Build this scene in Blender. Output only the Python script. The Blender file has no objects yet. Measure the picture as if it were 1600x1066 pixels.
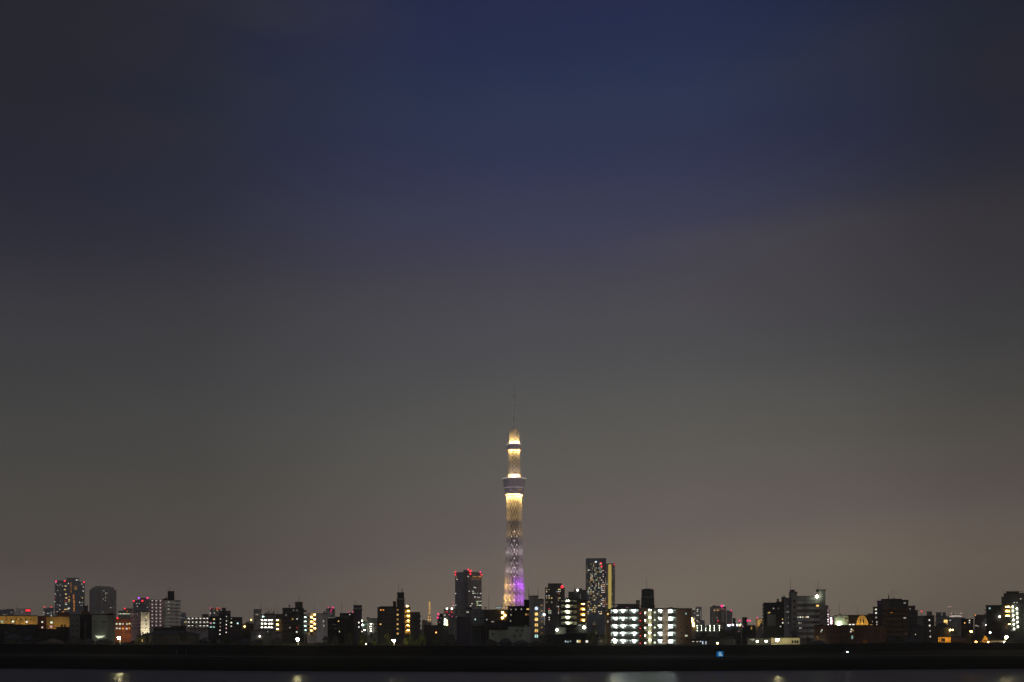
import bpy, bmesh, math, random
from mathutils import Vector, Matrix
random.seed(7)
C = bpy.context.scene.collection
F = 1780.0; YH = 982.0; H = 12.0          # focal length in photo pixels, horizon row, camera height
PI = math.pi
def X(px, Y): return (px-800)*Y/F
def Z(py, Y): return H+(YH-py)*Y/F
def lerp(t, pts):
    if t <= pts[0][0]: return pts[0][1]
    for (a, b), (c, d) in zip(pts, pts[1:]):
        if t <= c: return b+(d-b)*(t-a)/(c-a)
    return pts[-1][1]

# ------------------------------------------------------------------ materials
M = {}
def nt(name):
    m = bpy.data.materials.new(name); m.use_nodes = True
    n = m.node_tree.nodes; l = m.node_tree.links
    return m, n, l, n['Principled BSDF'] if 'Principled BSDF' in n else None
def wall_mat(name, col, rough=.85, var=.35, scale=.25, spec=.3, streak=True):
    m, n, l, b = nt(name)
    tc = n.new('ShaderNodeTexCoord'); mp = n.new('ShaderNodeMapping'); no = n.new('ShaderNodeTexNoise')
    mp.inputs['Scale'].default_value = (1, 1, .25 if streak else 1)
    no.inputs['Scale'].default_value = scale; no.inputs['Detail'].default_value = 5
    l.new(tc.outputs['Object'], mp.inputs['Vector']); l.new(mp.outputs[0], no.inputs['Vector'])
    r = n.new('ShaderNodeValToRGB')
    r.color_ramp.elements[0].position = .3; r.color_ramp.elements[1].position = .7
    r.color_ramp.elements[0].color = tuple(c*(1-var) for c in col)+(1,)
    r.color_ramp.elements[1].color = tuple(min(1, c*(1+var)) for c in col)+(1,)
    l.new(no.outputs[0], r.inputs[0]); l.new(r.outputs[0], b.inputs['Base Color'])
    b.inputs['Roughness'].default_value = rough; b.inputs['Specular IOR Level'].default_value = spec
    M[name] = m; return m
W = dict(dark=(.035,.034,.036), dim=(.07,.068,.066), grey=(.14,.14,.135), mid=(.22,.215,.2), pale=(.38,.38,.36), white=(.55,.54,.5),
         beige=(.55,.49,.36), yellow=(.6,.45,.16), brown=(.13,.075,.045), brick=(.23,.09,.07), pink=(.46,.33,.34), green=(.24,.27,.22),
         blue=(.12,.14,.17), slate=(.17,.19,.21), purple=(.07,.06,.08), orange=(.62,.36,.08), black=(.015,.015,.016), teal=(.4,.48,.45))
for k, c in W.items(): wall_mat('wall_'+k, c)
wall_mat('roof_tile', (.04,.04,.045), .7, .4, 1.5); wall_mat('metal', (.12,.12,.125), .5, .2); wall_mat('rail_dark', (.05,.05,.05), .6, .2)
wall_mat('steel_white', (.62,.62,.64), .5, .12); wall_mat('deck_skin', (.78,.72,.80), .45, .15)
wall_mat('grass', (.006,.008,.004), .95, .55, .5, .1, False)
wall_mat('bark', (.06,.045,.03), .9, .4, 2)
wall_mat('asphalt', (.045,.045,.045), .9, .3, 1, .2, False); wall_mat('concrete', (.11,.11,.105), .9, .3, .6, .2)
wall_mat('skin', (.5,.32,.24), .6, .05); wall_mat('cloth', (.06,.07,.1), .9, .2, 6); wall_mat('hair', (.01,.01,.01), .7, .1)
def glass():
    m, n, l, b = nt('dark_glass')
    b.inputs['Base Color'].default_value = (.02,.022,.026,1); b.inputs['Roughness'].default_value = .2
    M['d'] = m
glass()
E = dict(w=(1,.93,.78), y=(1,.74,.3), a=(1,.58,.16), o=(1,.36,.07), c=(.55,.95,.85), b=(.7,.85,1), g=(.72,1,.5), p=(1,.5,.62), r=(1,.03,.05), m=(1,.03,.22), v=(.55,.12,.95), l=(.9,1,.72))
def emis(key, col, s, sampled, vary):
    if key in M: return M[key]
    m = bpy.data.materials.new(key); m.use_nodes = True
    n = m.node_tree.nodes; l = m.node_tree.links; n.clear()
    o = n.new('ShaderNodeOutputMaterial'); e = n.new('ShaderNodeEmission'); e.inputs[0].default_value = (*col, 1); e.inputs[1].default_value = s
    if vary:
        oi = n.new('ShaderNodeObjectInfo'); mr = n.new('ShaderNodeMapRange'); mr.inputs[3].default_value = s*.3; mr.inputs[4].default_value = s*1.15
        l.new(oi.outputs['Random'], mr.inputs[0])
        tc = n.new('ShaderNodeTexCoord'); no = n.new('ShaderNodeTexNoise'); no.inputs['Scale'].default_value = 2.2
        mu = n.new('ShaderNodeMath'); mu.operation = 'MULTIPLY'; ad = n.new('ShaderNodeMath'); ad.operation = 'ADD'; ad.inputs[1].default_value = .5
        l.new(tc.outputs['Object'], no.inputs['Vector']); l.new(no.outputs[0], ad.inputs[0]); l.new(ad.outputs[0], mu.inputs[0]); l.new(mr.outputs[0], mu.inputs[1]); l.new(mu.outputs[0], e.inputs[1])
    l.new(e.outputs[0], o.inputs[0])
    m.cycles.emission_sampling = 'FRONT' if sampled else 'NONE'
    M[key] = m; return m
def litmat(c, s=1.0): return emis('window_%s_%g' % (c, s), E[c], s, False, True)
def lampmat(c, s, sampled=True): return emis('lamp_%s_%g_%d' % (c, s, sampled), E[c], s, sampled, False)

# ------------------------------------------------------------------ mesh helpers
class MB:
    def __init__(s): s.v = []; s.f = []; s.m = []
    def add(s, vs, fs, mi=0):
        b = len(s.v); s.v += [tuple(v) for v in vs]; s.f += [tuple(i+b for i in f) for f in fs]; s.m += [mi]*len(fs); return s
    def box(s, x0, x1, y0, y1, z0, z1, mi=0):
        return s.add([(x0,y0,z0),(x1,y0,z0),(x1,y1,z0),(x0,y1,z0),(x0,y0,z1),(x1,y0,z1),(x1,y1,z1),(x0,y1,z1)],
                     [(3,2,1,0),(4,5,6,7),(0,1,5,4),(1,2,6,5),(2,3,7,6),(3,0,4,7)], mi)
    def prism(s, pts, z0, z1, mi=0):
        n = len(pts)
        return s.add([(x,y,z0) for x,y in pts]+[(x,y,z1) for x,y in pts],
                     [tuple(range(n))[::-1], tuple(range(n,2*n))]+[(i,(i+1)%n,n+(i+1)%n,n+i) for i in range(n)], mi)
    def beam(s, p, q, w, mi=0, n=4, w2=None):
        p = Vector(p); q = Vector(q); d = q-p
        if d.length < 1e-6: return s
        u = d.orthogonal().normalized(); v = d.normalized().cross(u); w2 = w if w2 is None else w2
        r = [(math.cos(2*PI*i/n+.78), math.sin(2*PI*i/n+.78)) for i in range(n)]
        return s.add([p+(u*a+v*b)*w/2 for a,b in r]+[q+(u*a+v*b)*w2/2 for a,b in r],
                     [tuple(range(n))[::-1], tuple(range(n,2*n))]+[(i,(i+1)%n,n+(i+1)%n,n+i) for i in range(n)], mi)
    def lathe(s, prof, n=24, c=(0,0,0), mi=0):
        vs = []; fs = []
        for r,z in prof:
            for i in range(n): vs.append((c[0]+r*math.cos(2*PI*i/n), c[1]+r*math.sin(2*PI*i/n), c[2]+z))
        k = len(prof)
        for j in range(k-1):
            for i in range(n): fs.append((j*n+i, j*n+(i+1)%n, (j+1)*n+(i+1)%n, (j+1)*n+i))
        fs.append(tuple(range(n))[::-1]); fs.append(tuple(range((k-1)*n, k*n)))
        return s.add(vs, fs, mi)
    def ball(s, c, r, n=8, mi=0, sz=1):
        k = 5
        return s.lathe([(max(.02*r, r*math.sin(PI*i/k)), -r*sz*math.cos(PI*i/k)) for i in range(k+1)], n, c, mi)
    def mesh(s, name, mats):
        me = bpy.data.meshes.new(name); me.from_pydata(s.v, [], s.f)
        for m in mats: me.materials.append(m)
        for p, i in zip(me.polygons, s.m): p.material_index = i
        me.update(); return me
    def obj(s, name, mats, parent=None, loc=None):
        if not isinstance(mats, (list, tuple)): mats = [mats]
        if parent is not None and loc is None:
            o = parent['_o'] if False else parent.location
            s.v = [(x-o[0], y-o[1], z-o[2]) for x,y,z in s.v]
        ob = bpy.data.objects.new(name, s.mesh(name, mats)); C.objects.link(ob)
        if loc is not None: ob.location = loc
        if parent is not None: ob.parent = parent
        return ob
def tag(o, label, cat, group=None, kind=None):
    if label: o['label'] = label
    if cat: o['category'] = cat
    if group: o['group'] = group
    if kind: o['kind'] = kind
    return o
def root(name, label, cat, loc, group=None):
    o = bpy.data.objects.new(name, None); C.objects.link(o); o.location = loc; return tag(o, label, cat, group)

def face_camera(o):                     # blocks turned square to the camera, widths scaled to keep the view
    a = math.atan2(o.location.x, o.location.y); o.rotation_euler = (0,0,-a); o.scale = (math.cos(a),1,1)
# unit window: frame, mullion and pane, one mesh per light colour
WM = {}
def winmesh(c, s):
    k = (c, s)
    if k not in WM:
        b = MB(); t = .07
        b.box(-.5,.5,-.12,.1,.5-t,.5).box(-.5,.5,-.12,.1,-.5,-.5+t).box(-.5,-.5+t,-.12,.1,-.5+t,.5-t).box(.5-t,.5,-.12,.1,-.5+t,.5-t)
        b.box(-.02,.02,-.11,.1,-.5+t,.5-t); b.box(-.5+t,.5-t,-.06,.08,-.5+t,.5-t,1)
        WM[k] = b.mesh('window', [M['rail_dark'], M['d'] if c == 'd' else litmat(c, s)])
    return WM[k]
LM = {}
def lampmesh(c, s, shape, sampled=True):
    k = (c, s, shape, sampled)
    if k not in LM:
        b = MB()
        if shape == 'tube': b.box(-.55,.55,-.12,.12,-.08,.08)
        else: b.ball((0,0,0), 1, 8)
        LM[k] = b.mesh('lamp', [lampmat(c, s, sampled)])
    return LM[k]

class B:
    """one building: Empty at its base, every part a child"""
    def __init__(s, name, label, cat, Y, masses, dep=14, col='grey', group=None, base=2.0, roof=True, front=None, roofcol=None):
        s.Y = Y; s.base = base; s.dep = dep; s.front = front; s.masses = []; s.wl = []; s.col = col
        a = min(m[0] for m in masses); c = max(m[1] for m in masses)
        s.r = root(name, label, cat, (X((a+c)/2, Y), Y, base), group); face_camera(s.r)
        bw = MB(); br = MB()
        for m in masses:
            x0, x1, yt = m[:3]; dY = m[3] if len(m) > 3 else 0
            s.masses.append((x0, x1, yt, dY)); zt = Z(yt, Y)
            X0, X1 = X(x0, Y), X(x1, Y)
            if front is None:
                bw.box(X0, X1, Y+dY, Y+dep, base, zt)
                e = .25; br.box(X0-e, X1+e, Y+dY-e, Y+dep+e, zt, zt+.35)
            else:
                pts = [(X(p, Y), yy) for p, yy in front if x0 < p < x1]
                pts = [(X0, s.fy(x0))]+pts+[(X1, s.fy(x1)), (X1, Y+dep), (X0, Y+dep)]
                bw.prism(pts, base, zt)
                cx = (X0+X1)/2; br.prism([(cx+(p-cx)*1.02, q-.3 if q < Y+dep else q+.3) for p, q in pts], zt, zt+.4)
        bw.obj('wall', M['wall_'+col], s.r)
        if roof: br.obj('roof', M['wall_'+(roofcol or ('dark' if col in ('dark','black','dim','brown','purple') else 'dim'))], s.r)
    def fy(s, px):
        if s.front: return lerp(px, s.front)
        for x0, x1, yt, dY in s.masses:
            if x0 <= px <= x1: return s.Y+dY
        return s.Y
    def fang(s, px):
        if not s.front: return 0
        a = s.fy(px-.5); b = s.fy(px+.5); return math.atan2(b-a, s.Y/F)
    def win(s, px, py, w=3, h=3, c='w', st=1.0, out=0): s.wl.append((px, py, w, h, c, st, out)); return s
    def wins(s, l, w=3, h=3, c='w', st=1.0):
        for q in l:
            s.win(q[0], q[1], w, h, q[2] if len(q) > 2 else c, st)
        return s
    def grid(s, px0, px1, y0, y1, nc, nr, fw=.6, fh=.5, lit=0.0, pal='wy', st=.8, skip=0.0, dark=True):
        for j in range(nr):
            for i in range(nc):
                px = px0+(i+.5)*(px1-px0)/nc; py = y0+(j+.5)*(y1-y0)/nr
                if any(abs(q[0]-px) < (q[2]+.6*(px1-px0)/nc*fw)/1.7 and abs(q[1]-py) < (q[3]+(y1-y0)/nr*fh)/1.9 for q in s.wl if q[4] != 'd' and q[5] != .801): continue
                on = random.random() < lit
                if not on and (not dark or random.random() < skip): continue
                s.win(px, py, (px1-px0)/nc*fw, (y1-y0)/nr*fh, random.choice(pal) if on else 'd', st if on else 1)
        return s
    def done(s):
        dk = [q for q in s.wl if q[4] == 'd']; lt = [q for q in s.wl if q[4] != 'd']
        keep = lt[:99]; rest = lt[99:]
        room = 99-len(keep)
        if len(dk) <= room: keep += dk; dk = []
        else: keep += dk[:max(0, room)]; dk = dk[max(0, room):]
        for px, py, w, h, c, st, out in keep:
            Yf = s.fy(px); k = s.Y/F
            o = bpy.data.objects.new('window', winmesh(c, st)); C.objects.link(o); o.parent = s.r
            o.location = Vector((X(px, s.Y), Yf-out, Z(py, s.Y)))-s.r.location
            o.scale = (w*k, 1 if w*k > .5 else .6, h*k); o.rotation_euler = (0, 0, s.fang(px))
        if dk or rest:
            b = MB(); mats = [M['d']]; idx = {}
            for px, py, w, h, c, st, out in dk+rest:
                if c != 'd':
                    mm = litmat(c, st)
                    if mm.name not in idx: idx[mm.name] = len(mats); mats.append(mm)
                mi = 0 if c == 'd' else idx[mm.name]
                k = s.Y/F; a = s.fang(px); cx, cy, cz = X(px, s.Y), s.fy(px)-out, Z(py, s.Y)
                ca, sa = math.cos(a), math.sin(a); hw, hh = w*k/2, h*k/2
                P = [(cx+u*ca-t*sa, cy+u*sa+t*ca, cz+v) for t in (-.08, .06) for u, v in ((-hw,-hh),(hw,-hh),(hw,hh),(-hw,hh))]
                b.add(P, [(0,1,2,3),(7,6,5,4),(0,4,5,1),(1,5,6,2),(2,6,7,3),(3,7,4,0)], mi)
            o = b.obj('window', mats, s.r); o['kind'] = 'stuff'
        return s
    def band(s, px0, px1, ys, h=3.4, out=1.3, col='mid', name='balcony'):
        k = s.Y/F; Yf = s.fy((px0+px1)/2)
        for y in ys:
            z = Z(y, s.Y); x0, x1 = X(px0, s.Y), X(px1, s.Y); hh = min(h*k, 1.3); b = MB()
            b.box(x0, x1, Yf-out, Yf, z-.2, z); b.box(x0, x1, Yf-out, Yf-out+.15, z+.0, z+hh)
            b.box(x0, x0+.15, Yf-out+.15, Yf, z, z+hh); b.box(x1-.15, x1, Yf-out+.15, Yf, z, z+hh)
            b.obj(name, M['wall_'+col], s.r)
        return s
    def lamp(s, px, py, c='w', r=.3, st=30, out=.6, name='lamp', shape='ball', sampled=True, parent=None):
        o = bpy.data.objects.new(name, lampmesh(c, st, shape, sampled)); C.objects.link(o); o.parent = parent or s.r
        o.location = Vector((X(px, s.Y), s.fy(px)-out, Z(py, s.Y)))-s.r.location
        if shape == 'ball': o.scale = (r, r, r)
        else: o.scale = (r, 1, 1)
        return s
    def lamps(s, l, **k):
        for p in l: s.lamp(p[0], p[1], **k)
        return s
    def flood(s, px, py, out, c, st, size=1.2, dz=2.0):
        """housed floodlight on a post, facing the wall"""
        x, y, z = X(px, s.Y), s.fy(px)-out, Z(py, s.Y); h = size/2; b = MB()
        b.add([(x-h,y,z-h),(x+h,y,z-h),(x+h,y+.1*dz,z+h),(x-h,y+.1*dz,z+h)][::-1], [(0,1,2,3)], 1)
        b.box(x-h*1.1, x+h*1.1, y-.5, y-.03, z-h*1.1, z+h*1.1, 0); b.beam((x,y-.25,2.0),(x,y-.25,z-h), .14, 0)
        b.obj('floodlight', [M['metal'], lampmat(c, st)], s.r); return s
    def red(s, l, r=1.5, c='r', st=2.2):
        for p in l:
            s.lamp(p[0], p[1], c=p[2] if len(p) > 2 else c, r=r*s.Y/F*.5, st=st, out=.3, name='warning_light', sampled=False)
        return s
    def mast(s, px, y0, y1, w=.22, name='antenna', arms=0):
        b = MB(); x = X(px, s.Y); y = s.fy(px)+min(3, s.dep*.3)
        b.beam((x,y,Z(y1,s.Y)-.5),(x,y,Z(y0,s.Y)), w, n=5, w2=w*.5)
        for i in range(arms):
            z = Z(y0+(y1-y0)*(.1+.16*i), s.Y); b.beam((x-.7,y,z),(x+.7,y,z), w*.4)
        b.obj(name, M['rail_dark'], s.r); return s
    def tank(s, px, py, rp=1.3):
        b = MB(); k = s.Y/F; x = X(px, s.Y); y = s.fy(px)+3; z = Z(py, s.Y)
        b.lathe([(rp*k*.6,-rp*k*.9),(rp*k,-rp*k*.7),(rp*k,rp*k*.6),(rp*k*.5,rp*k)], 14, (x,y,z))
        for dx in (-.5,.5):
            for dy in (-.5,.5): b.beam((x+dx*rp*k,y+dy*rp*k,z-rp*k*.8),(x+dx*rp*k,y+dy*rp*k,z-rp*k*2.6-1), .12)
        b.obj('water_tank', M['metal'], s.r); return s
    def block(s, px0, px1, yt, yb, dY=1, dep=6, col='dark', name='rooftop_block', lip=True):
        b = MB(); b.box(X(px0,s.Y), X(px1,s.Y), s.Y+dY, s.Y+dY+dep, Z(yb,s.Y), Z(yt,s.Y))
        if lip: e=.2; b.box(X(px0,s.Y)-e, X(px1,s.Y)+e, s.Y+dY-e, s.Y+dY+dep+e, Z(yt,s.Y), Z(yt,s.Y)+.3)
        b.obj(name, M['wall_'+col], s.r); return s
    def gallery(s, px0, px1, floors, fh, lamps, c='w', st=60, par='mid', depth=1.7, pil=(), doors=(), shape='tube', back=None):
        """open access corridors: slab, parapet, ceiling lamps, doors; floors = photo rows of each slab"""
        k = s.Y/F; Yf = s.fy((px0+px1)/2); x0, x1 = X(px0,s.Y), X(px1,s.Y)
        if back:
            MB().box(x0, x1, Yf-.04, Yf+.1, Z(max(floors),s.Y), Z(min(floors)-fh,s.Y)).obj('gallery_wall', M['wall_'+back], s.r)
        for i, y in enumerate(sorted(floors)):
            z = Z(y, s.Y); b = MB()
            b.box(x0, x1, Yf-depth, Yf-.05, z-.22, z); b.box(x0, x1, Yf-depth-.12, Yf-depth, z-.25, z+1.15)
            if i == 0: zt = Z(y-fh, s.Y); b.box(x0-.2, x1+.2, Yf-depth-.25, Yf-.05, zt-.1, zt+.2)
            go = b.obj('gallery', M['wall_'+par], s.r)
            for lp in lamps:
                s.lamp(lp, y-fh+ (.55/k), c=c, st=st, out=depth*.55, shape=shape, r=1 if shape == 'tube' else .28, parent=go)
            for d in doors:
                w = .48; zd = z+.02; xd = X(d, s.Y)
                dd = MB().box(xd-w, xd+w, Yf-.16, Yf-.04, zd, zd+2.0).obj('door', M['wall_dim'], s.r); dd.parent = go
        for p in pil:
            xp = X(p, s.Y)
            MB().box(xp-.15, xp+.15, Yf-depth-.17, Yf-.05, Z(max(floors),s.Y), Z(min(floors)-fh,s.Y)-.12).obj('pillar', M['wall_'+par], s.r)
        return s
APT = 'apartment building'; OFF = 'office building'; TWR = 'high-rise tower'; HSE = 'house'
DENS = 7e-5
# ------------------------------------------------------------------ ground, levee, river
CR = [(0,421),(200,402),(400,388),(800,376),(1200,397),(1400,428),(1600,469)]
SH = [(0,342),(400,321),(800,314),(1200,324),(1600,339)]
def crest(x): return lerp(800+x*F/380, CR)
def shore(x): return lerp(800+x*F/330, SH)
def terrain():
    xs = [-9300,-6000,-3000,-1500,-800,-500,-350]+[-300+20*i for i in range(31)]+[350,500,800,1500,3000,6000,9300]
    b = MB(); rnd = random.Random(3); rows = []
    for x in xs:
        S = shore(x); Cc = crest(x); j = lambda a: (rnd.random()-.5)*a
        pr = [(-380,10.2),(6,10.2),(24,2),(30,-1.6),(S-5,-1.6),(S+1.5+j(.8),.5),(S+5,1.3),(S+14,2.7+j(.1)),(S+24,3.2),(Cc-18,3.5),(Cc-8,5),(Cc,6.2),(Cc+6,6.2),(Cc+14,4),(Cc+22,2),(Cc+120,2),(1400,2),(4000,2),(14300,2)]
        rows.append([(x,y,z) for y,z in pr])
    n = len(rows[0]); vs = [v for r in rows for v in r]
    fs = [(i*n+j, (i+1)*n+j, (i+1)*n+j+1, i*n+j+1) for i in range(len(xs)-1) for j in range(n-1)]
    b.add(vs, fs); o = b.obj('ground', M['grass']); tag(o, 'dark grassy river bank and levee running into the city ground', 'ground', kind='structure')
terrain()
def strip(name, f0, f1, z, mat, label, px0=-150, px1=1750, off=.0):
    b = MB(); N = 60; vs = []
    for i in range(N+1):
        x = (px0+(px1-px0)*i/N-800)*380/F
        vs += [(x, f0(x), z), (x, f1(x), z+off)]
    b.add(vs, [(2*i, 2*i+2, 2*i+3, 2*i+1) for i in range(N)])
    o = b.obj(name, M[mat]); tag(o, label, name.replace('_', ' '), kind='structure')
strip('road', lambda x: crest(x)+1, lambda x: crest(x)+5, 6.215, 'asphalt', 'narrow asphalt road on top of the levee')
strip('path', lambda x: shore(x)+26, lambda x: shore(x)+29, 3.33, 'concrete', 'pale concrete path along the foot of the levee')
def water():
    m, n, l, b = nt('river')
    b.inputs['Base Color'].default_value = (.022,.022,.05,1); b.inputs['Roughness'].default_value = .3; b.inputs['IOR'].default_value = 1.33; b.inputs['Specular IOR Level'].default_value = .04
    tc = n.new('ShaderNodeTexCoord'); bp = n.new('ShaderNodeBump'); bp.inputs['Strength'].default_value = 1; bp.inputs['Distance'].default_value = .35
    mp = n.new('ShaderNodeMapping'); mp.inputs['Scale'].default_value = (.12,.5,1)
    no = n.new('ShaderNodeTexNoise'); no.inputs['Scale'].default_value = .9; no.inputs['Detail'].default_value = 6
    l.new(tc.outputs['Object'], mp.inputs[0]); l.new(mp.outputs[0], no.inputs['Vector']); l.new(no.outputs[0], bp.inputs['Height']); l.new(bp.outputs[0], b.inputs['Normal'])
    M['river'] = m
    xs = [-9200+400*i for i in range(47)]
    w = MB(); w.add([(x,y,0) for x in xs for y in (26,340+8)], [(2*i,2*i+2,2*i+3,2*i+1) for i in range(46)])
    o = w.obj('water', m); tag(o, 'calm dark river water in front of the levee', 'river', kind='structure')
water()

# ------------------------------------------------------------------ the broadcasting tower
def skytree():
    Y = 2784.0; k = Y/F; cx = X(803.5, Y); zz = lambda py: Z(py, Y)
    t = root('broadcast_tower', 'very tall lattice broadcasting tower lit gold above and violet at its right foot', 'tower', (cx, Y, 2))
    RP = [(2,34),(60,28.5),(zz(945),26.4),(zz(920),23.6),(zz(895),21.6),(zz(860),20),(zz(820),18.8),(zz(776),18)]
    def R(z): return lerp(z, RP)
    rnd = random.Random(5)
    def lattice(zs, rf, N, wd, wv, wh, tw=0, name='lattice', inner=None):
        b = MB()
        for i in range(len(zs)-1):
            z0, z1 = zs[i], zs[i+1]
            for q in range(N):
                a0 = 2*PI*(q+.5*(i%2)*tw)/N-PI/2; a1 = 2*PI*(q+.5*((i+1)%2)*tw)/N-PI/2
                P = lambda a, z: (cx+rf(z)*math.cos(a), Y+rf(z)*math.sin(a), z)
                d = 2*PI/N
                if tw:
                    s = -.5 if i%2 else .5
                    b.beam(P(a0,z0), P(a1,z1), wd); b.beam(P(a0,z0), P(a0+ (d*.5 if i%2==0 else -d*.5)*1 - (d if i%2==0 else -d), z1), wd)
                else:
                    b.beam(P(a0,z0), P(a0+d,z1), wd); b.beam(P(a0+d,z0), P(a0,z1), wd); b.beam(P(a0,z0), P(a0,z1), wv)
                b.beam(P(a0,z0), P(a0+d,z0), wh)
        return b.obj(name, M['steel_white'], t)
    z1 = zz(776); lo = [2+i*13 for i in range(11)]; hi = []
    z = lo[-1]
    while z < z1-4: z += 8.6; hi.append(min(z, z1))
    lattice(lo, R, 14, 1.1, 1.4, 1.3); lattice([lo[-1]]+hi, R, 18, 1.3, 1.5, .5, tw=1)
    lattice([2+i*21 for i in range(16)]+[z1], lambda z: R(z)*.55, 8, .9, 1.3, .7, name='inner_lattice').data.materials[0] = M['metal']  # inner lattice coloured darker than the outer steel so gaps read as shade
    c = MB(); c.lathe([(9,2),(9,zz(780)),(5,zz(775)),(5,zz(690))], 20, (cx,Y,0)); c.obj('core_shaft', M['metal'], t)  # wide dark core hides the floodlit rear lattice
    # decks
    def deck(prof, name):
        m = MB(); m.lathe([(r*k, zz(py)) for r, py in prof], 48, (cx,Y,0)); return m.obj(name, M['deck_skin'], t)
    d1 = deck([(13.2,775),(14.2,771),(15.6,764),(15.7,762.6),(16.3,762),(17.6,753),(18.6,750.3),(18.7,748.8),(15,748.2)], 'observation_deck')
    deck([(10.6,748.4),(10.2,741.5),(9.6,741.4)], 'deck_neck')
    deck([(8.5,706),(9.0,704.5),(10.9,703.4),(11.5,701),(11.3,698.6),(10.6,698.4),(11.2,696.8),(11.3,695.2),(8.6,694.6)], 'observation_deck')
    deck([(8.4,694.8),(8.3,690.6),(7.4,690.5)], 'deck_neck')
    # upper shaft and crown
    us = [zz(742)+(zz(704)-zz(742))*i/6 for i in range(7)]
    lattice(us, lambda z: lerp(z, [(us[0],9.3*k*.98),(us[-1],8.4*k)]), 8, 1.7, 1.6, 1.0)
    cs = [zz(690.5)+(zz(671)-zz(690.5))*i/4 for i in range(5)]
    lattice(cs, lambda z: 7.3*k, 9, 1.3, 1.5, .9, name='crown_lattice')
    m = MB(); m.beam((cx,Y,zz(700)),(cx,Y,zz(668)), 8, n=10); m.beam((cx,Y,zz(668)),(cx,Y,zz(640)), 4.4, n=8, w2=3); m.beam((cx,Y,zz(640)),(cx,Y,zz(604)), 2.2, n=8, w2=1.2); m.beam((cx,Y,zz(604)),(cx,Y,zz(588)), 1.2, n=8, w2=.6)
    for py in (662,655,648,640,630,620,610): m.lathe([(3.6,zz(py)),(3.6,zz(py)+1)], 12, (cx,Y,0))
    m.obj('mast', M['steel_white'], t)
    def L(a, r, z, c, s, rad, name='floodlight', samp=True):
        o = bpy.data.objects.new(name, lampmesh(c, s, 'ball', samp)); C.objects.link(o); o.parent = t
        o.location = (r*math.cos(a), r*math.sin(a), z-2); o.scale = (rad,)*3; return o
    gold = 'y'
    def flood(deg, r, z, za, c, Lm, sz=1.4):                              # housed floodlight aimed at the tower axis
        a = math.radians(deg); p = Vector((r*math.cos(a), r*math.sin(a), z)); d = (Vector((0,0,za))-p).normalized()
        u = d.orthogonal().normalized(); v = d.cross(u); b = MB(); h = sz/2
        q = [p+u*i*h+v*j*h for i, j in ((-1,-1),(1,-1),(1,1),(-1,1))]; b.add(q, [(0,1,2,3)], 1)
        w = h*1.12; f = [p+d*.3+u*i*w+v*j*w for i, j in ((-1,-1),(1,-1),(1,1),(-1,1))]; g = [x-d*.9 for x in f]; g2 = [p-d*.12+u*i*w+v*j*w for i, j in ((-1,-1),(1,-1),(1,1),(-1,1))]
        b.add(f+g, [(4,7,6,5),(0,4,5,1),(1,5,6,2),(2,6,7,3),(3,7,4,0)], 0)
        b.v = [(x+cx, y+Y, z_) for x, y, z_ in b.v]; b.obj('floodlight', [M['deck_skin'], lampmat(c, Lm)], t)
    for dg in range(-165, -14, 13): flood(dg, 25.5, zz(775), zz(786), 'k', 1300)
    for dg in range(-160, -15, 20): flood(dg, 25, zz(747), zz(728), 'k', 260); flood(dg, 19.5, zz(704.5), zz(714), 'k', 500)
    for dg in range(-160, -15, 20): flood(dg, 18, zz(692.6), zz(682), 'k', 480)
    for dg in range(-176, -94, 16):
        for z in (45, 80, 112): flood(dg, R(z)+14, z, z+26, 'k', 470 if z < 100 else 330, 1.6)
    for dg in range(-84, -2, 14):
        for z in (45, 80, 112): flood(dg, R(z)+14, z, z+26, 'v', 340 if z < 100 else 440, 1.6)
    for z in (150, 195, 240, 280):
        for dg in (-150,-120,-90,-60,-30): flood(dg, R(z)+12, z, z+18, 'k' if z > 200 else 'q', 210 if z > 200 else 300, 1.1)
    for dg in (-125,-105,-90,-75,-55): flood(dg, 27, zz(747.8), zz(744), 'w', 500, .9)
    for dg in (-120,-90,-60): flood(dg, 16.5, zz(694.4), zz(692), 'w', 400, .8)
    for z, q in ((zz(667), 60), (zz(648), 40), (zz(630), 26)):  # added lamps lift the mast to the sky's tone so it fades
        for dg in (-140,-90,-40): flood(dg, 6.5, z, z+14, 'w', q, .5)
    # rim lights and marker lamps
    for r, py in ((18.75,748.7),(11.35,695.1)):
        m = MB(); m.lathe([(r*k,zz(py)-.5),(r*k+.15,zz(py)-.4),(r*k+.15,zz(py)+.4),(r*k,zz(py)+.5)], 48, (cx,Y,0)); m.obj('rim_light', lampmat('w', .75, False), t)
    y0 = 832; i = 0
    while y0 < 905:
        z = zz(y0); rr = R(z)
        for dx in ((0,) if i%2 == 0 else (-3.7,3.7)):
            a = -PI/2+math.asin(max(-1,min(1,dx*k/rr))); L(a, rr+.7, z, 'q' if dx >= 0 else 'w', 2.4, .85 if dx else 1.0, 'marker_lamp', False)
        if i > 5:
            for dx in (-7.4,7.4):
                a = -PI/2+math.asin(dx*k/rr); L(a, rr+.7, z, 'q', .9, .75, 'marker_lamp', False)
        y0 += 6.95; i += 1
    for i in range(22):                                                   # lit windows round the main deck
        a = math.radians(-160+i*6.4); rr = 15.8*k+.15
        w = bpy.data.objects.new('window', winmesh('q', .8)); C.objects.link(w); w.parent = t
        w.location = (rr*math.cos(a), rr*math.sin(a), zz(763)-2); w.rotation_euler = (0,0,a+PI/2); w.scale = (2.6,1,1.1)
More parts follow.
